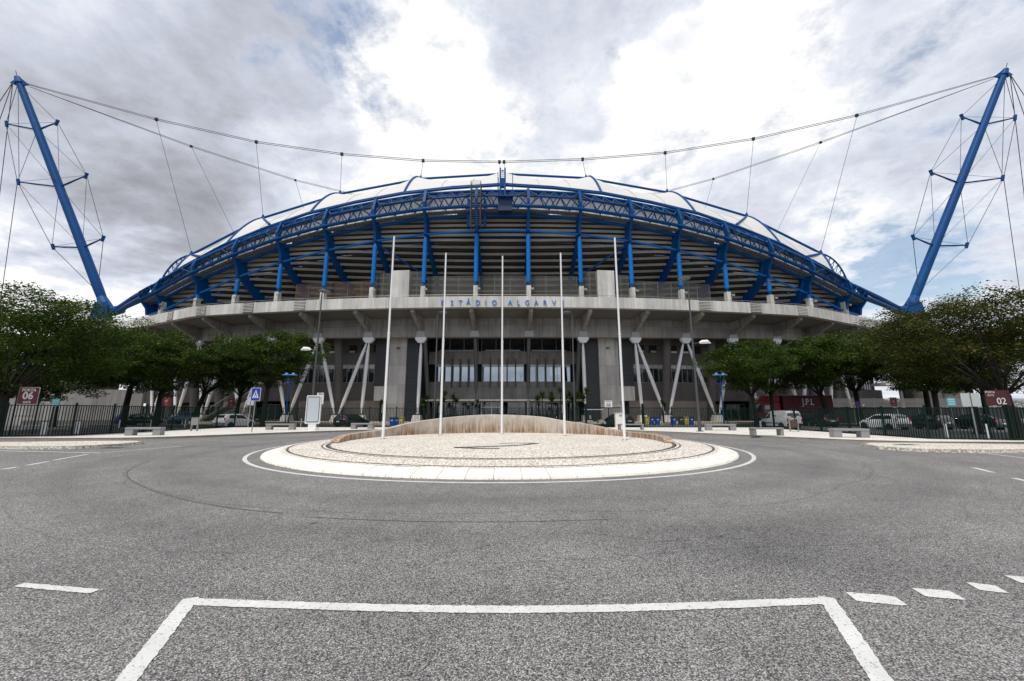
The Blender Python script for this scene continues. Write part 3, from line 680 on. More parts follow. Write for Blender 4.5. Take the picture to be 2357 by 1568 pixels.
for s0, s1 in ((-9.0,-7.2),(6.3,8.8),(25,27)):   # kiosks behind the screens
    t = MB().sweep([(-7,16.3),(-4.5,16.3),(-4.5,19.2),(-7,19.2)], [s0,s1], P); part('kiosk', t, WHITE_P)
part('concourse_wall', MB().sweep([(-15.5,16.3),(-14.6,16.3),(-14.6,24.5),(-15.5,24.5)], lin(-60,60,31), P), CONC_D)
# seating tiers seen from below
ws = [-66+132*i/88 for i in range(89)]
def zface(x): return 29.2-.635*.0043*x*x
def tierY(x, z, off):
    zf = zface(x); base = P(x, 0, 0)
    if z <= zf: return off + Y0 + (29.2-z)/.635 - .0018*x*x
    return off + base.y - (z-zf)*.30
DZ = .72; tz = [19.6+DZ*k for k in range(20)]
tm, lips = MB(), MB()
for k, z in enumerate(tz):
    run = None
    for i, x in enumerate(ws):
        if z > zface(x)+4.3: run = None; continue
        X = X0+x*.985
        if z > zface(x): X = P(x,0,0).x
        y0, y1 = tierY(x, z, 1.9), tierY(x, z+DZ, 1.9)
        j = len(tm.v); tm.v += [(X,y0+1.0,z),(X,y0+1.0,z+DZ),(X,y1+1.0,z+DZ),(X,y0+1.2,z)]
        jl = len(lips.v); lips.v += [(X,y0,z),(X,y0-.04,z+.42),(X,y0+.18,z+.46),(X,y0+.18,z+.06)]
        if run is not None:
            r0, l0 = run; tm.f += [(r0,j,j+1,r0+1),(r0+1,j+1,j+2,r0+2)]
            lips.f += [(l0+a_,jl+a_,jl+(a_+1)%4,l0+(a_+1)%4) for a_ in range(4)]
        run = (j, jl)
part('seating_tiers', tm, mat('shaded_precast', (.09,.087,.083), .85, var=.2))  # same precast as the edge beams; shade of the gaps is put into its colour
part('tier_edge_beams', lips, TIER)
# node heights from the outline of the roof
tabk = [(4.05,442,532),(12.15,448.4,539.7),(20.25,466.5,555),(28.35,488.5,576.2),(36.45,518,603.6),(44.55,554.7,637.5),(52.65,596.4,676),(60.75,645,716.5)]
ZT = []; ZK = []
for s, yt, yk in tabk:
    for arr, yy in ((ZT,yt),(ZK,yk)):
        p = P(s,0,0); lo, hi = 5, 60
        xx = 1178.5 + p.x/p.y*880; a, b_, c = ray(xx, yy); arr.append((s, CAMH+c/b_*p.y))
ZT = [(0, ZT[0][1]+.15)]+ZT+[(64.2, 23.3)]; ZK = [(0, ZK[0][1]+.1)]+ZK+[(64.2, 18.7)]
def zt(s): return interp(ZT, abs(s))
def zk(s): return interp(ZK, abs(s))
NE = [-64.2]+NS[:]+[64.2]
for s in NE:
    end = abs(s) > 64
    zt_, zk_ = zt(s), zk(s); hh = zt_-zk_
    f = lambda d,z,h,s=s: P(s+h,d,z)
    b = MB(); b.prism([(-.45,zk_-.1),(.35,zk_-.1),(.55,zk_+hh*.22),(1.6,zk_+hh*.5),(1.75,zk_+hh*.68),(1.0,zt_+.05),(.45,zt_+.2),(.35,zt_-.1),(.9,zk_+hh*.66),(.7,zk_+hh*.5),(-.4,zk_+hh*.25)], -.21, .21, f)
    part('blade_column', b, BLUE)
    # raking girder going inwards under the tiers
    b = MB(); L_ = 9.0 if not end else 4
    b.prism([(-.3,zk_-.1),(.7,zk_+hh*.42),(.7,zk_+hh*.5),(-1.0,zk_+hh*.46),(-3.0,zk_+hh*.2),(-L_,zk_-L_*.62+1.2),(-L_,zk_-L_*.62-.8),(-2.2,zk_-1.7)], -.24, .24, f)
    part('raking_girder', b, BLUE)
    if not end:
        c = MB(); c.tube(P(s,0,20.95), P(s,0,21.35), .1, .3, 12); 
        if zk_ > 22: c.tube(P(s,0,21.35), P(s,0,zk_-.9), .34, .34, 14); c.tube(P(s,0,zk_-.9), P(s,0,zk_-.4), .3, .12, 12)
        else: c.tube(P(s,0,17), P(s,0,zk_-.2), .32, .32, 14)
        auto_smooth(part('column', c, BLUE2))
        part('pin_joint', MB().tube(P(s-.3,0,20.85), P(s+.3,0,20.85), .13, n=10), BLUE)
# truss bays
def T_(s): return P(s,.55,zt(s)-.15)
def B_(s): return P(s,1.5,zk(s)+(zt(s)-zk(s))*.50+.1)
def M__(s): return P(s,2.2,zk(s)+(zt(s)-zk(s))*.71)
for a, b in zip(NE, NE[1:]):
    short = (b-a) < 6
    t = MB(); ss = lin(a, b, 7 if not short else 4)
    t.tube(T_(a), T_(b), .22, n=10); t.tube(B_(a), B_(b), .27, n=10)
    m0, m1 = a+(b-a)*.2, a+(b-a)*.8
    def Tl(q): k = (q-a)/(b-a); return T_(a).lerp(T_(b), k)
    def Bl(q): k = (q-a)/(b-a); return B_(a).lerp(B_(b), k)
    def Ml(q): k = (q-a)/(b-a); return M__(a).lerp(M__(b), k)
    t.tube(Ml(m0), Ml(m1), .14, n=8); t.tube(T_(a), Ml(m0), .12, n=8); t.tube(T_(b), Ml(m1), .12, n=8)
    t.tube(B_(a), Ml(m0), .11, n=7); t.tube(B_(b), Ml(m1), .11, n=7)
    k = 3 if not short else 2; us = lin(m0, m1, k+1)
    for i in range(k):
        mid = (us[i]+us[i+1])/2
        t.tube(Ml(us[i]), Tl(mid), .095, n=6); t.tube(Ml(us[i+1]), Tl(mid), .095, n=6)
        t.tube(Ml(us[i]), Bl(mid), .095, n=6); t.tube(Ml(us[i+1]), Bl(mid), .095, n=6)
    us = lin(a, b, k+3)
    for i in range(k+2):
        q0, q1 = us[i], us[i+1]
        if i % 2: t.tube(Tl(q0)+Vector((0,.35,0)), Bl(q1)+Vector((0,.9,0)), .08, n=6)
        else: t.tube(Bl(q0)+Vector((0,.9,0)), Tl(q1)+Vector((0,.35,0)), .08, n=6)
    part('truss', t, BLUE)
    t = MB(); t.tube(P(a,-.1,zk(a)+.05), P(b,-.1,zk(b)+.05), .17, n=10); part('tie_tube', t, BLUE2)
    t = MB(); t.tube(P(a,-2.6,zk(a)+.25), P(b,-2.6,zk(b)+.25), .17, n=8); t.tube(P(a,.1,zk(a)+(zt(a)-zk(a))*.38), P(b,.1,zk(b)+(zt(b)-zk(b))*.38), .26, n=8); part('inner_tube', t, BLUE)
    # catwalk under the truss
    t = MB(); ss2 = lin(a, b, 5)
    t.sweep(lambda q: [(.2,zk(q)+(zt(q)-zk(q))*.445),(1.3,zk(q)+(zt(q)-zk(q))*.445),(1.3,zk(q)+(zt(q)-zk(q))*.445+.06),(.2,zk(q)+(zt(q)-zk(q))*.445+.06)], ss2, P)
    for q in lin(a, b, 13): z = zk(q)+(zt(q)-zk(q))*.445; t.tube(P(q,1.25,z-.12), P(q,.2,z-.12), .05, n=5)
    part('catwalk', t, GREY_M)
    part('cladding', MB().sweep(lambda q: [(-.35,zk(q)+(zt(q)-zk(q))*.50),(-.2,zk(q)+(zt(q)-zk(q))*.50),(-.2,zt(q)-.75),(-.35,zt(q)-.75)], ss2, P), CLAD)
part('roof_gutter', MB().sweep(lambda q: [(-.4,zt(q)-.7),(.1,zt(q)-.7),(.1,zt(q)+.1),(-.4,zt(q)+.1)], lin(-64,64,65), P), DKGREY)
# eave beams: straight between the ribs
RS = [-64.2,-48.6,-32.4,-16.2,0,16.2,32.4,48.6,64.2]
def EV(s, up=0.0, d=-.2): return P(s, d, zt(s)+.62+up+(.55 if abs(s) < 1 else 0)-(.35 if abs(s) > 60 else 0))
e1 = MB(); e2 = MB()
for a, b in zip(RS, RS[1:]):
    mid = (a+b)/2
    for q0, q1 in ((a,mid),(mid,b)):
        def pe(q, up, d): 
            k = (q-a)/(b-a); A, B = EV(a,up,d), EV(b,up,d); v = A.lerp(B,k); c_ = P(q,d,0); v.x, v.y = c_.x, c_.y
            v.z = v.z*.35+(zt(q)+.62+up)*.65; return v
        e1.tube(pe(q0,.05,.25), pe(q1,.05,.25), .2, n=10); e2.tube(pe(q0,.62,-.35), pe(q1,.62,-.35), .22, n=10)
part('eave_beam', e1, BLUE); part('eave_beam', e2, BLUE)
# inner ridge tube, ribs and membranes
RT = [(440,586.5,-3),(605,501.8,-7),(782.6,446.5,-9.5),(968.6,411.6,-10.7),(1157,400.5,-11),(1348.8,410,-10.7),(1535.7,443,-9.5),(1719,497.7,-7),(1890,583.7,-3)]
RTP = [atD(x,y,d) for x,y,d in RT]
endL = P(-64.5,-1,23.9); endR = P(64.5,-1,23.9)
rt = MB()
for a, b in zip(RTP, RTP[1:]): rt.tube(a, b, .22, n=10)
part('ridge_tube', rt, BLUE)
for e_, a, sg in ((endL,RTP[0],-1),(endR,RTP[-1],1)):       # curved lattice ends
    lt_ = MB(); c0 = [a.lerp(e_, k)+Vector((sg*1.5*4*k*(1-k)*.5,0,2.2*4*k*(1-k)*.55)) for k in lin(0,1,9)]; c1 = [a.lerp(e_, k)+Vector((0,1.0,-.2)) for k in lin(0,1,9)]
    c0[-1] = e_+Vector((0,0,1.6))
    for i in range(8):
        lt_.tube(c0[i],c0[i+1],.15,n=8); lt_.tube(c1[i],c1[i+1],.12,n=7); lt_.tube(c0[i],c1[i+1],.06,n=5); lt_.tube(c1[i+1],c0[i+1],.06,n=5)
    lt_.tube(c0[-1], e_, .15, n=8); part('end_lattice', lt_, BLUE)
rib_s = [-60.0,-48.6,-32.4,-16.2,0,16.2,32.4,48.6,60.0]
def ribpt(i, k):
    s = rib_s[i]; e_ = P(s,-.4,zt(s)+1.15); r = RTP[i]; v = e_.lerp(r, k); H = (r-e_).length
    v.z += .10*H*4*k*(1-k); return v
for i in range(9):
    if i == 4: continue
    pts = [ribpt(i,k) for k in lin(0,1,9)]; part('roof_rib', MB().path(pts, .2, 8), BLUE)
for i in range(8):
    m = MB(); nu, nv = 17, 11
    for iv in range(nv):
        k = iv/(nv-1)
        for iu in range(nu):
            u = iu/(nu-1); A, B = ribpt(i,k*.985), ribpt(i+1,k*.985); v = A.lerp(B,u)
            sag = 4*u*(1-u); sC = rib_s[i]*(1-u)+rib_s[i+1]*u
            if k == 0: v = P(sC,-.4,zt(sC)+1.05)
            else: 
                e0 = P(sC,-.4,zt(sC)+1.05); lin_ = ribpt(i,0).lerp(ribpt(i+1,0),u); v = v+(e0-lin_)*(1-k)
            v.z -= 1.7*sag*k**1.5*(1 if 0 < i < 7 else .5); v.z -= .5*sag*math.sin(math.pi*k)
            m.v.append(tuple(v))
    for iv in range(nv-1):
        for iu in range(nu-1):
            a = iv*nu+iu; m.f.append((a,a+1,a+nu+1,a+nu))
    part('roof_membrane', m, MEMB, smooth=True)
    sm = MB()      # welded seams
    for us in (6,11):
        pts = [Vector(m.v[iv*nu+us])+Vector((0,-.02,.03)) for iv in range(nv)]; sm.path(pts, .03, 5)
    part('membrane_seam', sm, mat('seam_grey', (.35,.34,.32), .7))
for i, j, s in ((1,'L',-40),(7,'R',40)):
    part('roof_brace', MB().tube(RTP[i], P(s,-.5,zt(s)+1.6), .2, n=8), BLUE)
for i, s in ((0,-54),(8,54)):
    part('roof_brace', MB().tube(RTP[i], P(s,-.5,zt(s)+1.3), .2, n=8), BLUE)
for p in RTP:
    part('hanger_lug', MB().prism([(-.35,-.1),(.35,-.1),(.1,.7),(-.1,.7)], -.08, .08, lambda a,b,h,p=p: (p.x+a,p.y+h,p.z+b)), BLUE)
# trunk tubes from the truss ends to the mast foot
HUBL = atY(262,716,79.5); HUBR = atY(2078,716,79.5)
for sg, hub in ((-1,HUBL),(1,HUBR)):
    for z0, d0, z1, r0 in ((23.9,.4,.45,.55),(21.9,1.3,-.35,.5),(23.0,-.9,.1,.45)):
        t = MB(); a = P(sg*63.5,d0,z0); t.path([a, a.lerp(hub+Vector((0,0,z1)),.5)+Vector((0,0,-.15)), hub+Vector((-sg*1.2,-.3,z1))], [r0*.55,r0*.85,r0*1.0], 12)
        auto_smooth(part('anchor_tube', t, BLUE))
# gantry on the centre line
gx = (1157-1178.5)/850
G = MB(); c = atD(1157,431,.0); zt0 = c.z
gp = lambda x, y, Y: atY(x, y, Y)
for xx in (1151.5,1162.5): G.tube(gp(xx,452,56.6), gp(xx,387,58.2), .13, n=8)
for k in range(14): y = 392+k*4.5; Yk = 58.2-1.6*(y-387)/65; G.tube(gp(1151.5,y,Yk), gp(1162.5,y,Yk), .05, n=5)
G.box(gp(1157,422,57.4), (.5,.25,1.7))
part('gantry_ladder', G, BLUE)
G = MB(); a = gp(1146,452,56.4); b = gp(1180,452,56.4); tz_ = gp(1146,404,57.2).z
for x in (a.x, b.x):
    for y in (56.2, 57.8): G.tube((x,y,a.z), (x,y,tz_ if x < a.x+.1 or y > 57 else tz_-.2), .055, n=6)
G.box(((a.x+b.x)/2,57.0,a.z), (b.x-a.x+.1,1.7,.16)); G.box(((a.x+b.x)/2,56.25,a.z+.5), (b.x-a.x,.04,.05)); G.box(((a.x+b.x)/2,56.25,a.z+1.0), (b.x-a.x,.04,.05))
part('gantry_platform', G, BLUE)
G = MB(); c0 = gp(1147,484,56.6); G.box(((a.x+b.x)/2,57.2,(a.z+c0.z)/2-.05),(b.x-a.x-.1,1.0,a.z-c0.z-.15)); part('gantry_box', G, mat('navy_paint', (.004,.02,.08), .5))
G = MB(); s = -4.05
for dx in (-.75,.75):
    for q in (.9,2.3): G.tube(P(s+dx,q,zk(s)-.2), P(s+dx,q,zt(s)+.5), .05, n=6)
zz_ = zk(s)
while zz_ < zt(s)+.5:
    G.tube(P(s-.75,2.3,zz_), P(s+.75,2.3,zz_), .035, n=5); G.tube(P(s-.75,.9,zz_), P(s-.75,2.3,zz_), .035, n=5); G.tube(P(s+.75,.9,zz_), P(s+.75,2.3,zz_), .035, n=5); zz_ += .36
part('access_ladder', G, DKGREY)
for dx in (-1.3,1.3): part('ladder_post', MB().box(P(s+dx,.4,(zk(s)+zt(s))/2-.5), (.42,.3,zt(s)-zk(s)-2)), BLUE)
for s0, s1 in ((-19.8,-14.5),(17.0,22.0)):   # diagonal braces below the tiers
    sg = -1 if s0 < 0 else 1
    part('diagonal_brace', MB().tube(P(-20.2*1 if sg < 0 else 20.2,-.6,zk(20)-.3), P(-12.4 if sg < 0 else 12.4,-5.5,23.6), .16, n=8), BLUE)

# ------------------------------------------------------------------ lower facade
def Wall(s0, s1, d, z0, z1, m, nm='wall', th=.4):
    n = max(2, int(abs(s1-s0)/3)+1); return part(nm, MB().sweep([(d-th,z0),(d,z0),(d,z1),(d-th,z1)], lin(s0,s1,n), Q), m)
def windows(s0, s1, d, z0, z1, panes, blind=.25, fm=GREY_M, nm='window', gm=None):
    """one window = frame (mullions), with its glass as child; a pale blind strip behind the top"""
    f = MB(); wd = (s1-s0)/panes
    f.sweep([(d-.1,z0-.02),(d+.04,z0-.02),(d+.04,z0+.1),(d-.1,z0+.1)], lin(s0,s1,3), Q); f.sweep([(d-.1,z1-.1),(d+.04,z1-.1),(d+.04,z1),(d-.1,z1)], lin(s0,s1,3), Q)
    for i in range(panes+1):
        q = s0+wd*i; f.sweep([(d-.1,z0),(d+.05,z0),(d+.05,z1),(d-.1,z1)], [q-.045,q+.045], Q)
    w_ = part(nm, f, fm)
    MB().sweep([(d-.08,z0),(d-.05,z0),(d-.05,z1),(d-.08,z1)], lin(s0,s1,3), Q).build('glass', gm or GLASS, w_)
    if blind: MB().sweep([(d-.045,z1-(z1-z0)*blind),(d-.02,z1-(z1-z0)*blind),(d-.02,z1-.1),(d-.045,z1-.1)], lin(s0+.05,s1-.05,3), Q).build('blind', GLASS_B, w_)
    return w_
# side wings
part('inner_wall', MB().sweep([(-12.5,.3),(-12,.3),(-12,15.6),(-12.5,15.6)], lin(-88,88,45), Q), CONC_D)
for sg in (-1,1):
    a, b = (19.6, 88)
    def rng_(x0, x1): return (x0, x1) if sg > 0 else (-x1, -x0)
    s0, s1 = rng_(a, b)
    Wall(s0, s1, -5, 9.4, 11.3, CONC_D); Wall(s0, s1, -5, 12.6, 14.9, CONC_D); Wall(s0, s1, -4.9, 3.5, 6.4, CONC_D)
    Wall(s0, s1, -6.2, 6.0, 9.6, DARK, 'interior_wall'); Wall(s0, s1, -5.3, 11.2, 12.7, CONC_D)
    q = a; i = 0
    while q < 80:
        w0, w1 = rng_(q, q+7.7); windows(w0, w1, -5.1, 6.4, 9.4, 8, .22); 
        for k in range(3):
            c0, c1 = rng_(q+1.0+k*2.2, q+2.2+k*2.2); o = part('vent_opening', MB().sweep([(-5.28,11.3),(-5.0,11.3),(-5.0,12.6),(-5.28,12.6)], [c0,c1], Q), DARK)
            if (i+k) % 3: MB().sweep([(-4.99,11.36),(-4.95,11.36),(-4.95,11.66),(-4.99,11.66)], [c0+.1,c1-.1], Q).build('lamp', GLASS_B, o)
        # ground floor: block wall or recess
        g0, g1 = rng_(q, q+8.1)
        if i in (0,1,3): Wall(g0, g1, -5.0, 0, 3.5, BLOCK, 'block_wall')
        else:
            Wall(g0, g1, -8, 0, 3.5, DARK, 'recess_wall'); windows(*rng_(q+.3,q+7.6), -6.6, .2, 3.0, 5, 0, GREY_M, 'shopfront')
        q += 8.1; i += 1
# fat dark raking columns behind the outer legs
for k in range(8):
    for sg in (-1,1):
        s = sg*(19.0+7.9*k) if k else sg*19.0
        if k == 0: continue
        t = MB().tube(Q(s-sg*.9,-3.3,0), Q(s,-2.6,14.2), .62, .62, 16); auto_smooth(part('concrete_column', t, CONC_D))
# towers and louvres
CONC_T = mat('tower_concrete', (.46,.445,.42), .85, var=.26, vscale=.35, streak=.28, panel=(1.45,2.9,.3), bump=.3)
for s0, s1, m, z0, z1, d, nm in ((-17.6,-14.9,CONC_T,0,14.2,-1.6,'tower'),(15.0,18.1,CONC_T,0,14.2,-1.6,'tower'),(-19.9,-17.7,CONC_L,3.4,5.6,-2.0,'wall'),(18.2,20.6,CONC_L,3.4,5.6,-2.0,'wall')):
    Wall(s0, s1, d, z0, z1, m, nm, 4.0)
def louvre(s0, s1, d, z0, z1):
    f = part('louvre_panel', MB().sweep([(d-.6,z0),(d-.1,z0),(d-.1,z1),(d-.6,z1)], [s0,s1], Q), DKGREY); sl = MB(); z = z0+.05
    while z < z1-.1: sl.sweep([(d-.09,z+.12),(d+.03,z),(d+.03,z+.05),(d-.09,z+.17)], [s0+.02,s1-.02], Q); z += .2
    sl.build('slats', LOUV, f)
louvre(-20.0,-17.65,-1.9,5.6,13.6); louvre(-14.85,-12.6,-1.9,.3,13.8); louvre(12.8,14.95,-1.9,.3,13.3); louvre(18.15,20.6,-1.9,5.6,13.6)
for s0, s1 in ((-20,-17.7),(18.2,20.6)): Wall(s0,s1,-4.5,0,3.4,DARK,'recess_wall')
for s in (-16.2,16.4): part('wall_lamp', MB().box(P(s,-1.45,11.4),(.42,.28,.22)), DKGREY)
# centre block with the entrance
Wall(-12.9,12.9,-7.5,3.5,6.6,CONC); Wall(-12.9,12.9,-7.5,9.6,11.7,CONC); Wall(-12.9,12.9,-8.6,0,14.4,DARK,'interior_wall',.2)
Wall(-12.9,12.9,-7.0,3.3,3.62,CONC_L,'canopy',1.4)
FIN = mat('brown_fin', (.10,.085,.075), .6, .2, var=.1)
for b0 in (-12.15,-4.05,4.05):
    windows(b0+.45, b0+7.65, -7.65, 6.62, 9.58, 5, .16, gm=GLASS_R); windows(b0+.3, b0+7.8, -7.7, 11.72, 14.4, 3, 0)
    part('light_strip', MB().sweep([(-7.66,11.8),(-7.6,11.8),(-7.6,12.0),(-7.66,12.0)], [b0+1.0,b0+7.0], Q), GLASS_B)
    for k in range(1,5):
        q = b0+.45+k*1.44; part('fin', MB().sweep([(-7.48,5.75),(-7.05,5.75),(-7.05,10.4),(-7.48,10.4)], [q-.11,q+.11], Q), FIN)
for s in (-4.05,4.05):
    t = MB(); t.tube(Q(s,-2.7,4.4), Q(s,-2.7,5.4), .12, .3, 12); t.tube(Q(s,-2.7,5.4), Q(s,-.6,13.0), .3, .3, 12); t.tube(Q(s,-2.7,3.5), Q(s,-2.7,4.4), .07, n=8); auto_smooth(part('steel_column', t, mat('grey_column', (.10,.105,.11), .45, .2)))
    t = MB(); t.tube(Q(s,-2.7,0), Q(s,-2.7,3.5), .28, n=14); auto_smooth(part('concrete_column', t, CONC))
for s in (-11.9,11.9):
    t = MB().tube(Q(s*.985,-4.5,0), Q(s,-1.0,13), .32, .32, 12); auto_smooth(part('steel_column', t, MATS['grey_column']))
part('canopy', MB().sweep([(-7.4,3.35),(-2.3,3.35),(-2.3,3.6),(-7.4,3.6)], [-12.5,12.5], Q), CONC_L)
windows(-12,-3.7,-7.4,.15,3.3,7,0,WHITE_P,'shopfront'); windows(4.6,12.2,-7.4,.15,3.3,6,0,WHITE_P,'shopfront')
dr = MB(); 
for q in (-3.4,-1.75,-.1): dr.sweep([(-5.2,.1),(-5.05,.1),(-5.05,3.3),(-5.2,3.3)], [q-.07,q+.07], Q)
dr.sweep([(-5.2,2.35),(-5.05,2.35),(-5.05,2.5),(-5.2,2.5)], [-3.4,-.1], Q); D_ = part('door', dr, WHITE_P); MB().sweep([(-5.17,.15),(-5.12,.15),(-5.12,3.25),(-5.17,3.25)], [-3.4,-.1], Q).build('glass', GLASS, D_)
windows(.9,4.0,-5.1,.15,3.3,2,0,GREY_M,'shopfront')
# heads, V legs, plinths
head = {}
def leg(p0, p1):
    t = MB(); n = 9; v = (Vector(p1)-Vector(p0)); k = [0,.03,.06,.16,.35,.5,.65,.84,.95,.98,1]; r = [.10,.10,.17,.235,.26,.265,.26,.235,.17,.10,.10]
    t.path([Vector(p0)+v*q for q in k], r, 14); auto_smooth(part('leg', t, WHITE_P), 60)
def plinth(s, ln=1.3):
    b = MB(); b.prism([(-.8,0),(.8,0),(.7,.5),(.45,1.25),(-.45,1.25),(-.7,.5)], -ln*.42, ln*.42, lambda d,z,h,s=s: Q(s+h*(1.15-z*.18),d,z)); return part('plinth', b, CONC_L)
for s in NS+[-68.85,68.85]:
    b = MB(); b.prism([(-.75,0),(.75,0),(.55,.95),(-.55,.95)], .31, .42, lambda a,z,h,s=s: Q(s+a,h,zb(s)+z)); part('head_plate', b, GREY_M)
    if abs(s) > 5:
        b = MB(); b.prism([(-.82,-.02),(-.82,-.35),(-.4,-.85),(.4,-.85),(.82,-.35),(.82,-.02)], -.18, .40, lambda a,z,h,s=s: Q(s+a,h,zb(s)+z)); part('head_casting', b, WHITE_P)
for sg in (-1,1):
    h = lambda s, off=0: Q(sg*s+off, 0, zb(s)-.8)
    plinth(sg*12.3, 1.4); leg(Q(sg*12.2,.1,1.5), h(12.15)); MB
    part('pin_joint', MB().tube(Q(sg*12.2-.25,.1,1.5), Q(sg*12.2+.25,.1,1.5), .12, n=8).tube(Q(sg*12.2,.1,1.2), Q(sg*12.2,.1,1.55), .1, n=8), GREY_M)
    plinth(sg*20.7, 1.4); leg(Q(sg*20.7,.1,1.5), h(20.25)); leg(Q(sg*24.5-sg*.35,.1,1.5), h(20.25, sg*.35))
    for k in range(6):
        s = 24.5+8.1*k; plinth(sg*s, 1.5)
        if k: leg(Q(sg*(s-.4),.1,1.5), h(s-4.25, sg*.35))
        leg(Q(sg*(s+.4),.1,1.5), h(s+3.85, -sg*.35))
        for o_ in (-.4,.4): part('pin_joint', MB().tube(Q(sg*(s+o_)-.2,.1,1.5), Q(sg*(s+o_)+.2,.1,1.5), .12, n=8).tube(Q(sg*(s+o_),.1,1.2),Q(sg*(s+o_),.1,1.5),.09,n=8), GREY_M)
# plaza
pz = MB().sweep([(4.5,0),(4.5,.3),(-30,.3),(-30,0)], lin(-88,88,60), Q); struct('plaza', pz, mat('plaza_paving', (.50,.42,.33), .85, var=.15, vscale=.8))
# stairs on both wings
for s0, sg in ((-45,1),(44,-1)):
    t = MB()
    for k in range(16): t.box(Q(s0+sg*k*.42,2.2,.3+k*.22), (.5,2.0,.2), 0)
    st = part('staircase', t, CONC_D); MB().tube(Q(s0,3.2,1.3), Q(s0+sg*6.5,3.2,4.8), .05, n=6).tube(Q(s0,1.2,1.3), Q(s0+sg*6.5,1.2,4.8), .05, n=6).build('handrail', GREY_M, st)
# ================================================================== MASTS AND CABLES
CBL = mat('steel_cable', (.10,.10,.11), .5, .5)
def mast(side, hub, base, top, lv, label):
    """lv: [(pole point, left tip, right tip)] on the reference grid"""
    Yb, Yt = 80.0, 76.0
    pb, ptp = atY(*base, Yb), atY(*top, Yt)
    root = thing('roof_mast', (pb.x,pb.y,0), label, 'mast', 'leaning masts carrying the stadium roof')
    ax = (ptp-pb)
    t = MB(); ks = [0,.02,.06,.3,.6,.93,1]; rs = [.55,.8,.85,.80,.74,.66,.6]
    t.path([pb+ax*k for k in ks], rs, 20); auto_smooth(t.build('mast_tube', BLUE, root))
    # head with lugs, lightning rod
    sg = -1 if side == 'L' else 1
    t = MB(); h0 = ptp; t.tube(h0-ax.normalized()*.8, h0+ax.normalized()*.9, .8, .5, 14)
    for dx, dz, Ln in ((-sg*1,-.45,2.6),(sg*1,-.35,1.7)):
        t.add([tuple(h0+Vector(v)) for v in ((0,-.15,.9),(0,.15,.9),(dx*Ln,-.12,dz*Ln*.9),(dx*Ln,.12,dz*Ln*.9),(0,-.15,-1.4),(0,.15,-1.4))], [(0,2,4),(1,5,3),(0,1,3,2),(2,3,5,4),(4,5,1,0)])
    t.build('mast_head', BLUE, root)
    MB().tube(h0+ax.normalized()*.8, h0+ax.normalized()*2.0+Vector((sg*.15,0,.6)), .07, n=6).build('lightning_rod', DKGREY, root)
    arms = []
    st = MB(); prev = None
    tips_all = []
    for (pp, lt, rt) in lv:
        A, B, Cc = atY(*pp, Yb-(Yb-Yt)*((pb-atY(*pp,78)).length/ax.length)), atY(*lt, 77.0), atY(*rt, 77.0)
        k_ = (A-pb).dot(ax)/ax.dot(ax); A = pb+ax*k_
        Dd = A + (A-Vector((0,0,CAMH)))*.045 - Vector((0,0,.5))
        for tip in (B, Cc, Dd):
            a_ = MB(); a_.tube(A, tip, .17, .13, 10); u = (tip-A).normalized()
            a_.tube(tip-u*.35+Vector((0,0,-.6)), tip+Vector((0,0,.55)), .26, .3, 8); a_.build('spreader_arm', BLUE, root)
        st.tube(B, Cc, .035, n=5); st.tube(B, Dd, .03, n=5); st.tube(Cc, Dd, .03, n=5)
        tips_all.append((A, B, Cc, Dd))
    hd = ptp-Vector((0,0,.6))
    for j in (1,2,3): st.tube(hd, tips_all[0][j], .055, n=5)
    for a, b in zip(tips_all, tips_all[1:]):
        for j in (1,2,3): st.tube(a[j], b[j], .055, n=5); st.tube(a[0], b[j], .045, n=5); st.tube(a[j], b[0], .04, n=5)
    ft = pb+ax*.035
    for j in (1,2,3): st.tube(tips_all[-1][j], ft+Vector((0,-.6 if j < 3 else .6,.2)), .06, n=5)
    st.build('stay_cables', CBL, root)
    # vertical guy to the ground and back stays
    outer = tips_all[1][1] if side == 'L' else tips_all[1][2]
    gy = MB(); gpt = Vector((outer.x*.985, outer.y+2, 5)); gy.tube(outer, gpt, .06, n=5); gy.tube(hd, outer+Vector((0,.3,0)), .05, n=5); gy.build('guy_cable', CBL, root)
    bs_ = MB()
    for dx, dy, dz in ((34,14,-22),(30,24,-26),(20,10,-46)): bs_.tube(h0+Vector((sg*1.2,0,-.3)), h0+Vector((sg*dx,dy,dz)), .07, n=5)
    bs_.build('back_stay', CBL, root)
    # foot casting and pedestal
    f = MB(); hb = Vector((hub.x+sg*1.6, hub.y, hub.z))
    f.path([pb+ax*.015, hb+Vector((0,0,.6)), hb+Vector((0,0,-.9)), hb+Vector((sg*.1,0,-2.2))], [.85,1.2,1.0,1.6], 14)
    f.path([hb, hub+Vector((-sg*.2,0,0)), hub+Vector((-sg*1.6,0,.35))], [1.2,1.0,.85], 12)
    f.prism([(-1.9,-2.3),(1.9,-2.3),(1.3,1.6),(-1.3,1.6)], -.12, .12, lambda a,b,h: (hb.x+a,hb.y-1.2+h,hb.z+b))
    f.build('mast_foot', BLUE, root)
    p = MB(); zt_ = hb.z-2.1; p.path([(hb.x,hb.y,zt_+.1),(hb.x,hb.y,zt_-.6),(hb.x,hb.y,zt_-3),(hb.x+sg*1,hb.y,8),(hb.x+sg*2,hb.y,0)], [2.0,3.0,3.6,4.6,5.2], 20); p.build('pedestal', CONC_S, root)
    return root, h0
ML, TL = mast('L', HUBL, (238,695), (43,186), [((83.3,299),(13.6,285),(132.6,281.8)),((133.8,431.5),(40,418.7),(199.6,404)),((188.8,571),(119.4,568),(238.4,548.6))],
              'blue leaning roof mast with cable spreaders behind the left trees')
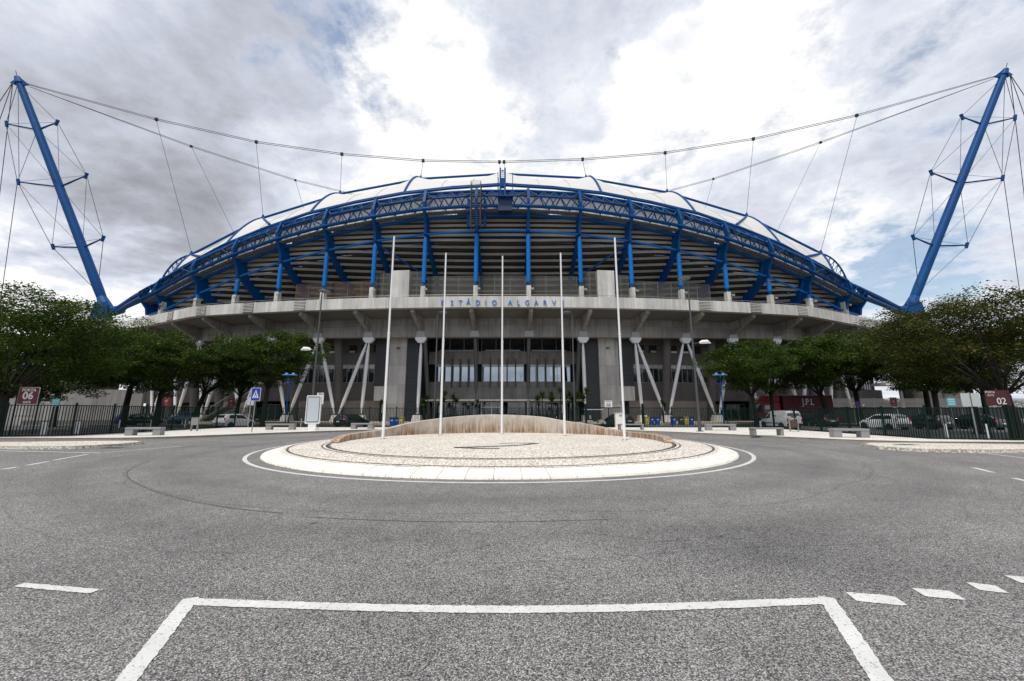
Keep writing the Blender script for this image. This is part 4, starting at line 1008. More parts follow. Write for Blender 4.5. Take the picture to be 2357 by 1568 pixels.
MR, TR = mast('R', HUBR, (2101,694), (2311.5,168), [((2266,287),(2212.6,268.7),(2338,270.8)),((2212.7,423.7),(2142,397),(2310,409.7)),((2155,568),(2101,546),(2227.9,564.7))],
              'blue leaning roof mast with cable spreaders behind the right trees')
# main suspension cables
c1 = [(360,275,0),(590,327,1),(787,355,2),(974,370,3),(1155,373,4),(1341,367,5),(1531,352,6),(1734,320,7),(1972,266,8)]
cb = thing('suspension_cable', (X0,70,50), 'paired steel suspension cable with hangers above the near roof edge', 'cable', 'main cables between the masts')
pts = []
for x, y, i in c1: pts.append(atY(x, y, RTP[i].y+.3*abs(4-i)))
full = [TL+Vector((2.3,0,-.9))]+pts+[TR+Vector((-2.3,0,-.9))]
t = MB()
for dz in (.16,-.16): t.path([p+Vector((0,0,dz if 0 < i < len(full)-1 else dz*.6)) for i, p in enumerate(full)], .055, 6)
t.build('cable_pair', CBL, cb)
for i, p in enumerate(pts):
    offs = (-.45,.45) if i == 4 else (0,)
    for o_ in offs:
        h = MB(); h.tube(p+Vector((o_,0,-.2)), RTP[i]+Vector((o_,0,.4)), .04, n=5); h.build('hanger', CBL, cb)
        MB().box(p+Vector((o_,0,0)), (.5,.4,.55)).build('clamp', BLACK, cb)
cb2 = thing('suspension_cable', (X0,125,60), 'paired steel suspension cable passing down behind the roof to the far stand', 'cable', 'main cables between the masts')
for sgn_, T0, lst in ((-1,TL,((440,337,88,(548,522)),(680,415,104,(706,475)),(783,440,113,None),(850,458,121,None))),(1,TR,((1889,328,88,(1778,521)),(1642,412,104,(1618,468)),(1545,438,113,None),(1480,452,121,None)))):
    pts = [T0+Vector((-sgn_*2.2,.3,-1.2))]+[atY(x,y,Yv) for x,y,Yv,_ in lst]
    t = MB()
    for dz in (.16,-.16): t.path([p+Vector((0,0,dz if i else 0)) for i, p in enumerate(pts)], .055, 6)
    t.build('cable_pair', CBL, cb2)
    for (x,y,Yv,hb_), p in zip(lst, pts[1:]):
        if hb_: MB().tube(p, atY(hb_[0],hb_[1],Yv+2)-Vector((0,0,3)), .045, n=5).build('hanger', CBL, cb2); MB().box(p,(.5,.4,.5)).build('clamp', BLACK, cb2)
# continue the far cable over the pitch (hidden by the near roof)
a, b = atY(850,458,121), atY(1480,452,121); t = MB(); t.path([a, (a+b)/2+Vector((0,6,-5)), b], .055, 6); t.build('cable_pair', CBL, cb2)
# ================================================================== STREET FURNITURE
def bevel(o, wd=.02):
    b = o.modifiers.new('bevel','BEVEL'); b.width = wd; b.segments = 2; b.limit_method = 'ANGLE'; return o
def make_bench(loc, rz, label, ln=2.4):
    t = thing('bench', loc, label, 'bench', 'concrete benches on the forecourt pavement', rz)
    bevel(MB().box((0,0,.455),(ln,.5,.13)).build('seat', BENCHM, t, world=False))
    for x in (-ln/2+.24,ln/2-.24): bevel(MB().box((x,0,.195),(.46,.46,.39)).build('leg', BENCHM, t, world=False))
    return t
def thin_bench(loc, rz, label, ln=2.3):
    t = thing('bench', loc, label, 'bench', 'concrete benches on the forecourt pavement', rz)
    bevel(MB().box((0,0,.455),(ln,.48,.1)).build('seat', BENCHM, t, world=False))
    for x in (-ln/2+.12,ln/2-.12): bevel(MB().box((x,0,.2),(.2,.44,.4)).build('leg', BENCHM, t, world=False))
    return t
make_bench((-24.2,26.9,.13), R_(8), 'grey concrete bench nearest the gate 06 sign, in front of the left railing', 2.1)
make_bench((-20.2,35.6,.13), R_(4), 'grey concrete bench between the crossing sign and the blank advertising panel')
make_bench((-13.8,37.6,.13), R_(-6), 'grey concrete bench in front of the black parked hatchback', 2.1)
thin_bench((10.3,35.3,.13), R_(0), 'grey concrete bench partly behind the rightmost flagpole, below the white gate pillar', 2.2)
make_bench((17.6,34.4,.13), R_(-6), 'grey concrete bench just right of the tall grey lamp post on the right')
thin_bench((16.6,26.6,.13), R_(4), 'grey concrete bench with thin legs close to the kerb, in front of the white van', 2.1)
make_bench((20.4,24.7,.13), R_(-6), 'rightmost grey concrete bench, in front of the white hatchback behind the railing', 2.0)

def tall_lamp(loc, toward, label, low=None, h=12.7):
    t = thing('street_lamp', loc, label, 'street lamp', 'tall grey lamp posts')
    m = MB(); m.tube((0,0,0),(0,0,1.1),.13,.13,14); m.tube((0,0,1.1),(0,0,h-.3),.105,.055,14); auto_smooth(m.build('post', DKGREY, t, world=False))
    MB().box((0,0,.02),(.42,.42,.04)).build('base_plate', DKGREY, t, world=False)
    u = Vector((toward,0,0)); m = MB(); m.path([(0,0,h-.35),(toward*.12,0,h-.1),(toward*.45,0,h+.02)], .035, 8); a = m.build('lamp_arm', DKGREY, t, world=False)
    m = MB(); c = (toward*.85,0,h); m.tube((c[0],0,h-.03),(c[0],0,h+.02),.50,.52,20); m.tube((c[0],0,h+.02),(c[0],0,h+.14),.5,.12,20); hd = m.build('lamp_head', GREY_M, t, world=False)
    MB().tube((c[0],0,h-.05),(c[0],0,h-.03),.36,.4,20).build('lamp_glass', mat('frosted_lamp_glass', (.55,.56,.55), .3), hd)
    if low:
        m = MB(); m.tube((0,0,7.1),(low*.6,0,7.15),.03,n=8); m.build('lamp_arm', DKGREY, t, world=False)
        m = MB(); m.path([(low*.55,0,7.15),(low*.8,0,7.22),(low*1.2,0,7.24),(low*1.5,0,7.12)], [.07,.16,.17,.03], 10); m.build('lamp_head', WHITE_P, t, world=False)
    return t
tall_lamp((-17.85,36.0,.13), .25, 'tall grey lamp post with a second low white head behind the advertising panel', -1)
tall_lamp((14.93,32.4,.13), -.35, 'tall grey lamp post with a low side head near the kerb on the right', 1)
tall_lamp((-8.35,43.5,0), .7, 'slim tall lamp post left of the entrance with its head turned towards the centre')
tall_lamp((6.75,43.5,0), -.7, 'slim tall lamp post right of the entrance with its head turned towards the centre')
def blue_lamp(loc, label):
    t = thing('street_lamp', loc, label, 'street lamp', 'blue twin lamps')
    MB().tube((0,0,0),(0,0,5.3),.07,.055,12).build('post', BLUE, t, world=False)
    for sx in (-.38,.38):
        m = MB(); m.tube((sx,0,5.72),(sx,0,5.78),.46,.46,18); m.tube((sx,0,5.78),(sx,0,5.86),.46,.17,18); m.tube((sx,0,5.86),(sx,0,6.0),.17,.12,12); s_ = m.build('lamp_shade', mat('pale_blue_paint', (.10,.28,.62), .4), t, world=False)
        MB().tube((sx,0,5.3),(sx,0,5.72),.11,.17,12).build('lamp_glass', mat('clear_lamp_glass', (.62,.66,.66), .15, spec=.8), s_)
        m = MB(); m.path([(0,0,4.7),(sx*.6,0,4.8),(sx,0,5.05),(sx,0,5.3)], .04, 8); m.tube((sx,0,5.15),(sx,0,5.3),.14,.14,10); m.build('lamp_arm', BLUE, t, world=False)
    return t
blue_lamp((-24.9,44.6,0), 'blue twin headed lamp post in front of the left V shaped legs')
blue_lamp((23.3,44.6,0), 'blue twin headed lamp post between the right legs and the lorry')
blue_lamp((56.5,54,0), 'blue lamp post under the dark trees behind the parked cars on the right')

# advertising totem
t = thing('advertising_totem', (-16.9,34.4,.13), 'white rimmed blank advertising panel standing on the left pavement', 'advertising panel', None, R_(9))
m = MB(); m.prism([(-.58,.0),(.58,.0),(.58,.01),(-.58,.01)], 0, .01)
def rrect(w_, z0, z1, r, n=5):
    pts = []
    for cx, cz, a0 in ((w_/2-r,z0+r,-90),(w_/2-r,z1-r,0),(-w_/2+r,z1-r,90),(-w_/2+r,z0+r,180)):
        for k in range(n+1): a = R_(a0+90*k/n); pts.append((cx+r*math.cos(a), cz+r*math.sin(a)))
    return pts
fy = lambda a,b,h: (a,h,b)
MB().prism(rrect(1.16,.55,2.92,.1), -.13, .13, fy).build('casing', WHITE_P, t, world=False)
MB().prism(rrect(1.02,.66,2.82,.08), -.142, -.131, fy).build('seal', BLACK, t, world=False)
MB().prism(rrect(.92,.73,2.75,.03), -.150, -.143, fy).build('poster_panel', mat('blank_poster', (.52,.57,.59), .25), t, world=False)
MB().box((0,0,.28),(.62,.2,.56)).build('foot', WHITE_P, t, world=False)

# signs
def plate(w_, z0, z1, r, m, root, y=-.02, th=.02, nm='sign_plate'): return MB().prism(rrect(w_, z0, z1, r), y-th, y, fy).build(nm, m, root, world=False)
WH = mat('sign_white', (.74,.74,.73), .5)
def gate_sign(loc, label, lines, rz, w_, z0, z1, two=True, m=RED, fr=True):
    t = thing('gate_sign', loc, label, 'sign', None, rz)
    if fr: plate(w_, z0, z1, .06, WH, t, -.005, .02, 'border')
    plate(w_-(.05 if fr else 0), z0+.025, z1-.025, .05, m, t, -.03, .01)
    for s_, size, zz_, x_, col, wt in lines:
        text_mesh('lettering', s_, size, col, face_mtx((x_,-.045,zz_)), t, ext=.003, weight=wt, world=False)
    if two:
        for x in (-w_/2-.06, w_/2+.06): MB().box((x,0,(z1-.1)/2*.93),(.06,.06,(z1-.1)*.93)).build('post', GREEN, t, world=False)
        MB().box((0,.02,z0-.75),(w_+.1,.03,.03)).build('crossbar', GREEN, t, world=False)
    return t
gate_sign((-31.9,26.5,0), 'dark red sign reading PORTA 06 GATE standing behind the left railing', [('PORTA',.27,3.06,0,WH,.006),('06',.66,2.68,0,WH,.018),('GATE',.19,2.27,0,WH,.006)], R_(4), 1.26, 2.13, 3.26)
gate_sign((29.1,24.1,0), 'dark red sign reading 02 half hidden in leaves beside the big right trunk', [('PORTA',.17,2.80,-.38,WH,.0),('GATE',.15,2.62,-.38,WH,.0),('02',.54,2.26,.16,WH,.004)], R_(-4), 1.4, 1.98, 2.95, m=mat('maroon_plate', (.07,.01,.012), .5), fr=False)
t = gate_sign((10.05,42.0,0), 'small white sign reading PORTA 03 above the sliding gate', [('PORTA',.17,2.72,0,BLACK,.004),('03',.44,2.36,0,BLACK,.01)], 0, .78, 2.1, 2.86, False, WH, False)
MB().box((0,.03,1.4),(.05,.05,2.8)).build('post', GREEN, t, world=False)
t = gate_sign((-17.45,36.6,.13), 'small white sign reading PORTA peeking over the advertising panel', [('PORTA',.15,3.12,.1,BLACK,.002)], 0, .62, 2.2, 3.28, False, WH, False)
MB().box((0,.03,1.6),(.05,.05,3.2)).build('post', GREY_M, t, world=False)
for (x,y,z,num,lb) in ((-46.5,54.2,2.5,'07','small red gate sign 07 between the left V legs furthest left'),(-37.8,54.2,2.5,'06','small red gate sign 06 in front of a left white leg'),(50.2,53.0,2.4,'02','small red gate sign beside a white leg behind the right trees')):
    p = (x,y,0); t = gate_sign(p, lb, [('PORTA',.18,z+1.0,0,WH,.003),(num,.42,z+.62,0,WH,.008),('GATE',.14,z+.22,0,WH,.002)], 0, .86, z, z+1.2, False, REDB, False)
    MB().box((0,.03,(z+1)/2),(.06,.06,z+1)).build('post', GREY_M, t, world=False)
# pedestrian crossing sign
t = thing('crossing_sign', (-19.75,30.95,.13), 'blue pedestrian crossing sign with white triangle on a thin grey post', 'road sign', None, R_(14))
MB().tube((0,0,0),(0,0,3.3),.034,.034,10).build('post', GREY_M, t, world=False)
plate(.66, 2.35, 3.36, .05, WH, t, -.035, .02, 'border'); plate(.60, 2.38, 3.33, .04, SIGNB, t, -.056, .006)
MB().prism([(-.22,2.58),(.22,2.58),(0,3.2)], -.068, -.063, fy).build('triangle', WH, t, world=False)
m = MB(); m.prism([(-.05,2.85),(.04,2.85),(.03,2.98),(-.03,2.98)], -.073, -.069, fy); m.prism([(-.10,2.66),(-.06,2.66),(.03,2.85),(-.03,2.85)], -.073, -.069, fy); m.prism([(.08,2.66),(.12,2.66),(.04,2.85),(-.01,2.85)], -.0735, -.0695, fy)
m.prism([(.03*math.cos(a),3.02+.03*math.sin(a)) for a in lin(0,5.8,10)], -.073, -.069, fy)
for x in (-.13,-.03,.07): m.prism([(x,2.60),(x+.05,2.60),(x+.05,2.64),(x,2.64)], -.073, -.069, fy)
m.build('walking_figure', BLACK, t, world=False)
def back_plates(loc, rz, label, w_, z0, z1):
    t = thing('road_sign', loc, label, 'road sign', None, rz); MB().tube((0,0,0),(0,0,z1+.05),.045,.045,10).build('post', GREY_M, t, world=False)
    for x in (-w_/2-.04,w_/2+.04): MB().prism([(a+x,b) for a,b in rrect(w_,z0,z1,.05)], -.06,-.045, fy).build('sign_plate', mat('sign_back_grey', (.46,.48,.48), .5), t, world=False)
back_plates((26.3,23.1,.0), R_(-10), 'pair of blank grey sign backs on one post beside the right railing', .42, 1.94, 2.7)
back_plates((-26.6,41.0,.13), R_(8), 'pair of small blank sign backs on one post left of the blue lamp', .28, 2.2, 3.0)
def cyan_sign(loc, rz, label):
    t = thing('notice_sign', loc, label, 'sign', 'small cyan notices behind the railing', rz); MB().tube((0,0,0),(0,0,2.6),.03,.03,8).build('post', GREY_M, t, world=False)
    plate(.46, 2.02, 2.52, .02, CYAN, t, -.035, .02); m = MB()
    for z in (2.42,2.3,2.14): m.box((0,-.058,z),(.36,.004,.05))
    m.build('printed_lines', WH, t, world=False)
cyan_sign((-30.9,27.3,0), R_(8), 'small cyan notice with white lines behind the left railing'); cyan_sign((27.9,25.6,0), R_(-8), 'small cyan notice with white lines behind the right railing')
def noparking(loc, label):
    t = thing('no_parking_sign', loc, label, 'road sign', 'round no parking signs'); MB().tube((0,0,0),(0,0,2.9),.035,.035,8).build('post', GREY_M, t, world=False)
    m = MB(); m.tube((0,-.04,2.55),(0,-.06,2.55),.36,.36,24); m.build('rim', REDB, t, world=False); MB().tube((0,-.062,2.55),(0,-.068,2.55),.29,.29,24).build('sign_plate', SIGNB, t, world=False)
noparking((-45.0,51.5,0), 'round blue no parking sign with red rim behind the left railing'); noparking((40.8,47.6,0), 'round blue no parking sign with red rim behind the right railing')
# bollards
def bollard(loc, label, h=.85, r=.07, twin=False):
    t = thing('bollard', loc, label, 'bollard', 'white bollards in the parking area')
    for x in ((-.1,.1) if twin else (0,)):
        MB().tube((x,0,0),(x,0,h),r,r,12).build('tube', WHITE_P, t, world=False); MB().tube((x,0,h),(x,0,h+.03),r*1.1,r*.9,12).build('cap', mat('pale_cap', (.8,.8,.8), .4), t, world=False)
bl = [((-31.0,27.0,0),'white twin bollard closest to the gate 06 sign, behind the railing',.95,.075,True),((-30.1,28.2,0),'white twin bollard on the grass between the cyan notice and the first bench',.95,.08,True),
 ((-45.5,43.5,0),'white bollard near the stained concrete wall, leftmost of the far row',.8,.08,False),((-42.0,43.5,0),'white bollard left of the second left trunk',.8,.08,False),((-38.6,43.5,0),'white bollard right of the second left trunk',.8,.08,False),
 ((-35.2,43.8,0),'white bollard in front of the blue off roader',.8,.08,False),((-31.8,44.0,0),'white bollard between the blue off roader and the third left trunk',.8,.08,False),((-24.3,46.8,0),'white bollard behind the railing left of the blue twin lamp',.9,.08,False),
 ((26.6,43.5,0),'white bollard between the right blue lamp and the van',.7,.09,False),((37.6,43.5,0),'white bollard between the van and the right leaning trunk',.8,.09,False),((26.2,24.6,0),'white bollard behind the right railing below the sign backs',.9,.06,False),((28.3,24.3,0),'white bollard nearest the sign reading 02',.9,.06,False)]
for a in bl: bollard(*a)
# litter bin with sloped panel, wooden crate stand
t = thing('litter_bin', (-25.9,33.2,.13), 'small grey perforated litter bin on thin legs by the left railing', 'litter bin', None, R_(20))
MB().box((0,0,.78),(.46,.3,.62)).build('bin_body', GREY_M, t, world=False)
for x in (-.2,.2): MB().box((x,0,.22),(.04,.28,.46)).build('leg', GREY_M, t, world=False)
MB().box((0,0,1.1),(.5,.34,.03)).build('lid', DKGREY, t, world=False)
t = thing('litter_bin', (22.3,32.2,.13), 'brown litter bin in a grey frame against the railing behind the van', 'litter bin', None, R_(-25))
MB().box((0,0,.62),(.42,.32,.55)).build('bin_body', mat('brown_panel', (.07,.035,.02), .6), t, world=False)
for x in (-.27,.27): MB().box((x,0,.5),(.05,.34,1.0)).build('leg', GREY_M, t, world=False)
MB().box((0,0,1.0),(.6,.36,.05)).build('lid', GREY_M, t, world=False)
# wheelie bins
BINB = mat('blue_bin_plastic', (.006,.06,.38), .45); BINY = mat('yellow_bin_plastic', (.45,.36,.05), .45); BING = mat('dark_green_bin', (.02,.05,.03), .5)
def wbin(px_, m, label, Yv=52.5, z=.0):
    x = (px_-1178.5)/935*Yv; t = thing('wheelie_bin', (x,Yv,z), label, 'bin', 'recycling bins in front of the stadium')
    o = MB().box((0,0,.52),(.58,.62,.95),0,1.0); b = MB(); b.prism([(-.22,.08),(.22,.08),(.28,.98),(-.28,.98)], -.28, .28, lambda a,c,h: (a,h,c)); b.build('bin_body', m, t, world=False)
    MB().prism([(-.3,.98),(.3,.98),(.27,1.1),(-.27,1.1)], -.32,.3, lambda a,c,h: (a,h,c)).build('lid', DKGREY if m is not BINY else BINY, t, world=False)
    for sx in (-.24,.24): MB().tube((sx-.04,.27,.1),(sx+.04,.27,.1),.1,.1,12).build('wheel', RUB, t, world=False)
    MB().box((0,-.285,.72),(.2,.006,.12)).build('sticker', WH, t, world=False)
wbin(903,BINB,'blue bin at the left end of the row by the left tower',47); wbin(913.5,BINB,'second blue bin next to the yellow bin by the left tower',47); wbin(924,BINY,'yellow bin by the left tower',47)
wbin(1489,BINY,'yellow bin right of the sliding gate'); wbin(1500,BINB,'blue bin just right of the yellow bin behind the gate post'); wbin(1513,BINB,'blue bin between the yellow bin and a V leg plinth'); wbin(1550,BINB,'blue bin against the right side of a V leg plinth')
wbin(1567,BING,'dark green bin between two V leg plinths on the right'); wbin(1579,BINY,'yellow bin between two V leg plinths on the right'); wbin(1591,BINB,'rightmost blue bin, next to the tall grey lamp post')

# ================================================================== VEHICLES
def vehicle(name, label, cat, st, body, loc, rz, wheels, wr=.31, side=((.0,1.0),), grille=True, rear_win=True, trim=None, win_f=(.14,.86), plate_z=.62):
    t = thing(name, loc, label, cat, 'vehicles parked inside the railing', rz)
    n = 10; b = MB()
    def ringpts(s):
        x, zb_, zs, zr, wb, wsd, wr_ = s
        return [(x,-wb,zb_),(x,-wb-.03,(zb_+zs)/2*.9+.05),(x,-wsd,zs),(x,-wr_-.03,zr-.05 if zr-zs > .12 else zr-.01),(x,-wr_*.82,zr),(x,wr_*.82,zr),(x,wr_+.03,zr-.05 if zr-zs > .12 else zr-.01),(x,wsd,zs),(x,wb+.03,(zb_+zs)/2*.9+.05),(x,wb,zb_)]
    for s in st: b.v += ringpts(s)
    for i in range(len(st)-1):
        for j in range(n): b.f.append((i*n+j, (i+1)*n+j, (i+1)*n+(j+1)%n, i*n+(j+1)%n))
    b.f += [tuple(range(n)), tuple(range((len(st)-1)*n+n-1,(len(st)-1)*n-1,-1))]
    auto_smooth(b.build('body', body, t, world=False), 32)
    def at(x, k):
        for a, c in zip(st, st[1:]):
            if a[0] <= x <= c[0]: u = (x-a[0])/(c[0]-a[0]); return a[k]+(c[k]-a[k])*u
        return st[-1][k]
    def sp(x, f, sd, off=.012):
        zs, zr, wsd, wr_ = at(x,2), at(x,3), at(x,5), at(x,6)+.03
        z = zs+(zr-.05-zs)*f; w_ = wsd+(wr_-wsd)*f; return (x, sd*(w_+off), z)
    for (xa, xb, ta, tb) in side:      # base x range, top x range
        for sd in (-1,1):
            m = MB(); k = 8; lo = [sp(xa+(xb-xa)*i/k, win_f[0], sd) for i in range(k+1)]; hi = [sp(ta+(tb-ta)*i/k, win_f[1], sd) for i in range(k+1)]
            m.add(lo+hi, [(i,i+1,k+2+i,k+1+i) for i in range(k)]); m.build('window', GLASS, t, world=False)
    # windscreen / rear window laid on the sloping top faces
    def slope(x0, x1, nm):
        m = MB(); k = 5; vs = []
        dz = .014
        for i in range(k+1):
            x = x0+(x1-x0)*i/k; w_ = at(x,6)*.8; vs += [(x+(-.012 if x0 < 0 else .012),-w_,at(x,3)+dz),(x+(-.012 if x0 < 0 else .012),w_,at(x,3)+dz)]
        m.add(vs, [(2*i,2*i+1,2*i+3,2*i+2) for i in range(k)]); m.build(nm, GLASS, t, world=False)
    return t, sp, at, slope
def wheels(t, xs, hw, r, archm=BLACK):
    for x in xs:
        for sd in (-1,1):
            MB().tube((x,sd*(hw-.10),r),(x,sd*(hw+.012),r),r*1.2,r*1.2,24).build('wheel_arch', archm, t, world=False)
            w_ = MB().tube((x,sd*(hw-.18),r),(x,sd*(hw+.03),r),r,r,24).build('wheel', RUB, t, world=False)
            rm = MB(); rm.tube((x,sd*(hw+.03),r),(x,sd*(hw+.042),r),r*.62,r*.58,20)
            for k in range(5):
                a = k*1.257; rm.box((x+r*.3*math.cos(a),sd*(hw+.045),r+r*.3*math.sin(a)),(.06,.01,.06))
            rm.build('rim', mat('alloy_rim', (.42,.43,.44), .35, .6), w_)
def lights(t, xr, zr_, yr, xf, zf, yf, sz=(.05,.2,.22)):
    for sd in (-1,1):
        bevel(MB().box((xr,sd*yr,zr_),sz).build('tail_light', TAIL, t, world=False), .015)
        bevel(MB().box((xf,sd*yf,zf),(.12,.28,.13)).build('headlight', mat('headlight_glass', (.6,.62,.62), .1), t, world=False), .02)
def numplate(t, x, z, w_=.5): MB().box((x,0,z),(.015,w_,.11)).build('number_plate', WH, t, world=False)
def mirrors(t, x, hw, z, m):
    for sd in (-1,1): bevel(MB().box((x,sd*(hw+.1),z),(.12,.2,.13)).build('mirror', m, t, world=False), .03)
CARW = mat('white_car_paint', (.86,.87,.88), .25, coat=.6, spec=.6); CARK = mat('black_car_paint', (.008,.009,.012), .18, coat=.8, spec=.6); CARB = mat('navy_car_paint', (.006,.025,.09), .25, coat=.6)
HATCH = [(-1.93,.34,.62,.66,.66,.72,.62),(-1.90,.26,.86,.90,.76,.79,.68),(-1.82,.23,.92,1.02,.80,.82,.66),(-1.62,.2,.94,1.36,.83,.84,.60),(-1.40,.2,.94,1.43,.84,.85,.60),(-.6,.2,.92,1.48,.84,.85,.61),(.1,.2,.90,1.46,.84,.85,.61),(.45,.2,.89,1.34,.84,.84,.61),(1.05,.2,.87,.93,.83,.82,.68),(1.55,.2,.76,.80,.82,.79,.64),(1.82,.22,.62,.68,.76,.74,.6),(1.93,.28,.5,.54,.66,.66,.52)]
SEDAN = [(-2.2,.36,.7,.75,.68,.72,.6),(-2.12,.26,.88,.98,.78,.80,.66),(-1.65,.2,.92,1.03,.84,.84,.64),(-1.05,.2,.93,1.33,.85,.85,.60),(-.75,.2,.92,1.41,.85,.85,.60),(0,.2,.91,1.45,.85,.85,.61),(.35,.2,.9,1.4,.85,.85,.61),(1.15,.2,.88,.95,.84,.83,.68),(1.75,.2,.78,.82,.82,.79,.64),(2.1,.24,.6,.65,.74,.72,.56),(2.2,.3,.5,.53,.64,.64,.5)]
VAN = [(-2.03,.36,.85,.9,.76,.80,.72),(-2.0,.27,1.0,1.2,.82,.84,.72),(-1.93,.25,1.02,1.62,.85,.86,.70),(-1.8,.25,1.02,1.76,.86,.87,.70),(-1.0,.25,1.02,1.82,.86,.87,.70),(.1,.25,1.0,1.81,.86,.87,.70),(.5,.25,.99,1.70,.86,.86,.68),(1.12,.25,.95,1.06,.84,.84,.70),(1.6,.25,.86,.92,.82,.8,.66),(1.95,.27,.68,.76,.78,.76,.6),(2.05,.34,.52,.56,.7,.68,.54)]
def hatch(loc, rz, label, paint, name='parked_hatchback', wins=((-1.45,-.62,-1.30,-.66),(-.55,.78,-.58,.38)), st=HATCH, wb=(-1.22,1.25), z=0):
    t, sp, at, slope = vehicle(name, label, 'car', st, paint, loc, rz, None, side=wins); wheels(t, wb, .845, .31)
    xr = st[0][0]; xf = st[-1][0]
    if st is HATCH: slope(-1.80,-1.64,'rear_window'); slope(.5,1.0,'windscreen'); lights(t, -1.84,.92,.72,1.72,.64,.6,(.14,.12,.3)); bevel(MB().box((-1.90,0,.42),(.14,1.58,.3)).build('bumper', BLACK if paint is not CARW else mat('grey_bumper', (.16,.16,.17), .6), t, world=False), .05)
    else: slope(-1.62,-1.08,'rear_window'); slope(.42,1.1,'windscreen'); lights(t, -2.14,.82,.66,2.0,.62,.58,(.1,.3,.16)); bevel(MB().box((-2.17,0,.45),(.12,1.56,.28)).build('bumper', paint, t, world=False), .05)
    numplate(t, xr-.05 if st is HATCH else xr-.05, .66 if st is HATCH else .6); mirrors(t, .72, .84, .98, paint); return t
hatch((-30.4,44.6,0), R_(75), 'white three door hatchback parked behind the left railing by the litter bin', CARW)
hatch((-17.9,45.4,0), R_(66), 'black hatchback with lit red tail lamp behind the bench left of centre', CARK)
hatch((36.6,40.0,0), R_(95), 'white five door hatchback parked behind the right railing, right of the van', CARW, wins=((-1.5,-.80,-1.32,-.78),(-.72,.80,-.70,.38)))
hatch((40.6,39.9,0), R_(96), 'black hatchback with a tall red tail lamp between the white hatchback and the black saloon', CARK)
hatch((45.0,39.6,0), R_(97), 'black saloon car at the right end of the parked row', CARK, 'parked_saloon', ((-1.35,-.45,-.95,-.45),(-.38,.95,-.38,.38)), SEDAN, (-1.35,1.35))
hatch((-49.2,54.2,0), R_(60), 'dark hatchback parked behind the second left trunk', CARK)
hatch((-53.0,56.8,0), R_(50), 'blue car mostly hidden behind the second left trunk', mat('mid_blue_car_paint', (.01,.05,.22), .25, coat=.6))
hatch((-38.4,58.8,0), R_(160), 'dark car in the shade right of the blue off roader', CARK)
hatch((36.0,47.6,0), R_(92), 'dark car in the shade between the van and the lorry', CARK)
# van
t, sp, at, slope = vehicle('parked_van', 'white panel van with twin rear windows parked in front of the red lorry', 'van', VAN, CARW, (28.0,41.4-.0,0), R_(94), None, side=((.25,1.02,.22,.62),), win_f=(.06,.82))
t.location = (28.1,42.6,0)
wheels(t, (-1.3,1.32), .865, .32); slope(.56,1.08,'windscreen'); lights(t, -1.99,.84,.77,1.85,.72,.62,(.1,.12,.34)); numplate(t, -2.06,.62); mirrors(t, .82,.86,1.12,BLACK)
for sd in (-1,1): MB().add([(-2.012,sd*.06,1.12),(-2.004,sd*.72,1.12),(-1.955,sd*.66,1.52),(-1.958,sd*.06,1.55)], [(0,1,2,3)]).build('rear_window', GLASS, t, world=False)
bevel(MB().box((-2.03,0,.42),(.12,1.6,.24)).build('bumper', BLACK, t, world=False), .04)
for sd in (-1,1): MB().box((0,sd*.885,.55),(2.0,.02,.07)).build('side_moulding', BLACK, t, world=False)
mt = Matrix.Translation((-.55,.885,1.3)) @ Matrix.Rotation(R_(180),4,'Z') @ Matrix.Rotation(R_(90),4,'X')
m = MB(); m.box((-.3,.878,1.32),(.62,.006,.13)); 
lg = thing  # (logo made of two blue bars and grey dots)
m = MB(); m.box((-.25,.872,1.28),(.34,.01,.13)); m.box((-.58,.872,1.28),(.2,.01,.10)); m.build('side_logo', SIGNB, t, world=False)
# blue off roader
OFFR = [(-1.75,.5,.8,.86,.68,.7,.62),(-1.72,.42,1.0,1.5,.74,.76,.64),(-1.6,.42,1.02,1.66,.78,.78,.66),(-.6,.42,1.02,1.70,.79,.79,.66),(.1,.42,1.02,1.66,.79,.79,.66),(.5,.42,1.0,1.08,.79,.78,.70),(1.5,.42,.98,1.02,.78,.76,.68),(1.72,.46,.9,.94,.74,.72,.64),(1.78,.52,.74,.78,.7,.66,.6)]
t, sp, at, slope = vehicle('parked_off_roader', 'dark blue short off roader seen from the side behind the left railing', 'car', OFFR, CARB, (-45.6,56.2,0), R_(178), None, side=((-1.5,-.62,-1.45,-.62),(-.52,.36,-.52,.1)))
wheels(t, (-1.1,1.15), .80, .37, mat('silver_arch', (.35,.36,.37), .4)); slope(.14,.46,'windscreen'); lights(t,-1.74,.95,.66,1.76,.85,.55,(.06,.12,.24)); mirrors(t,.4,.79,1.15,BLACK); MB().tube((-1.75,0,1.05),(-1.92,0,1.05),.34,.34,20).build('spare_wheel', RUB, t, world=False)
bevel(MB().box((1.8,0,.55),(.14,1.5,.2)).build('bumper', GREY_M, t, world=False), .04)
# red lorry
t = thing('parked_lorry', (37.2,54.4,0), 'dark red box lorry lettered J.P.L parked behind the right railing', 'lorry', 'vehicles parked inside the railing', R_(180))
bevel(MB().box((-1.9,0,2.35),(6.6,2.45,2.9)).build('box_body', RED, t, world=False), .05)
MB().box((-1.9,0,3.84),(6.7,2.5,.08)).build('roof_rail', GREY_M, t, world=False); MB().box((0,0,.72),(10,.9,.3)).build('chassis', BLACK, t, world=False)
cb_ = MB(); cb_.prism([(1.75,.55),(4.15,.55),(4.2,1.6),(3.95,2.85),(3.6,3.0),(1.75,3.0)], -1.15, 1.15, lambda a,b,h: (a,h,b)); bevel(cb_.build('cab', REDB, t, world=False), .06)
cb_ = MB(); cb_.prism([(1.7,3.05),(3.5,3.05),(2.9,3.85),(1.7,3.9)], -1.05, 1.05, lambda a,b,h: (a,h,b)); cb_.build('wind_deflector', REDB, t, world=False)
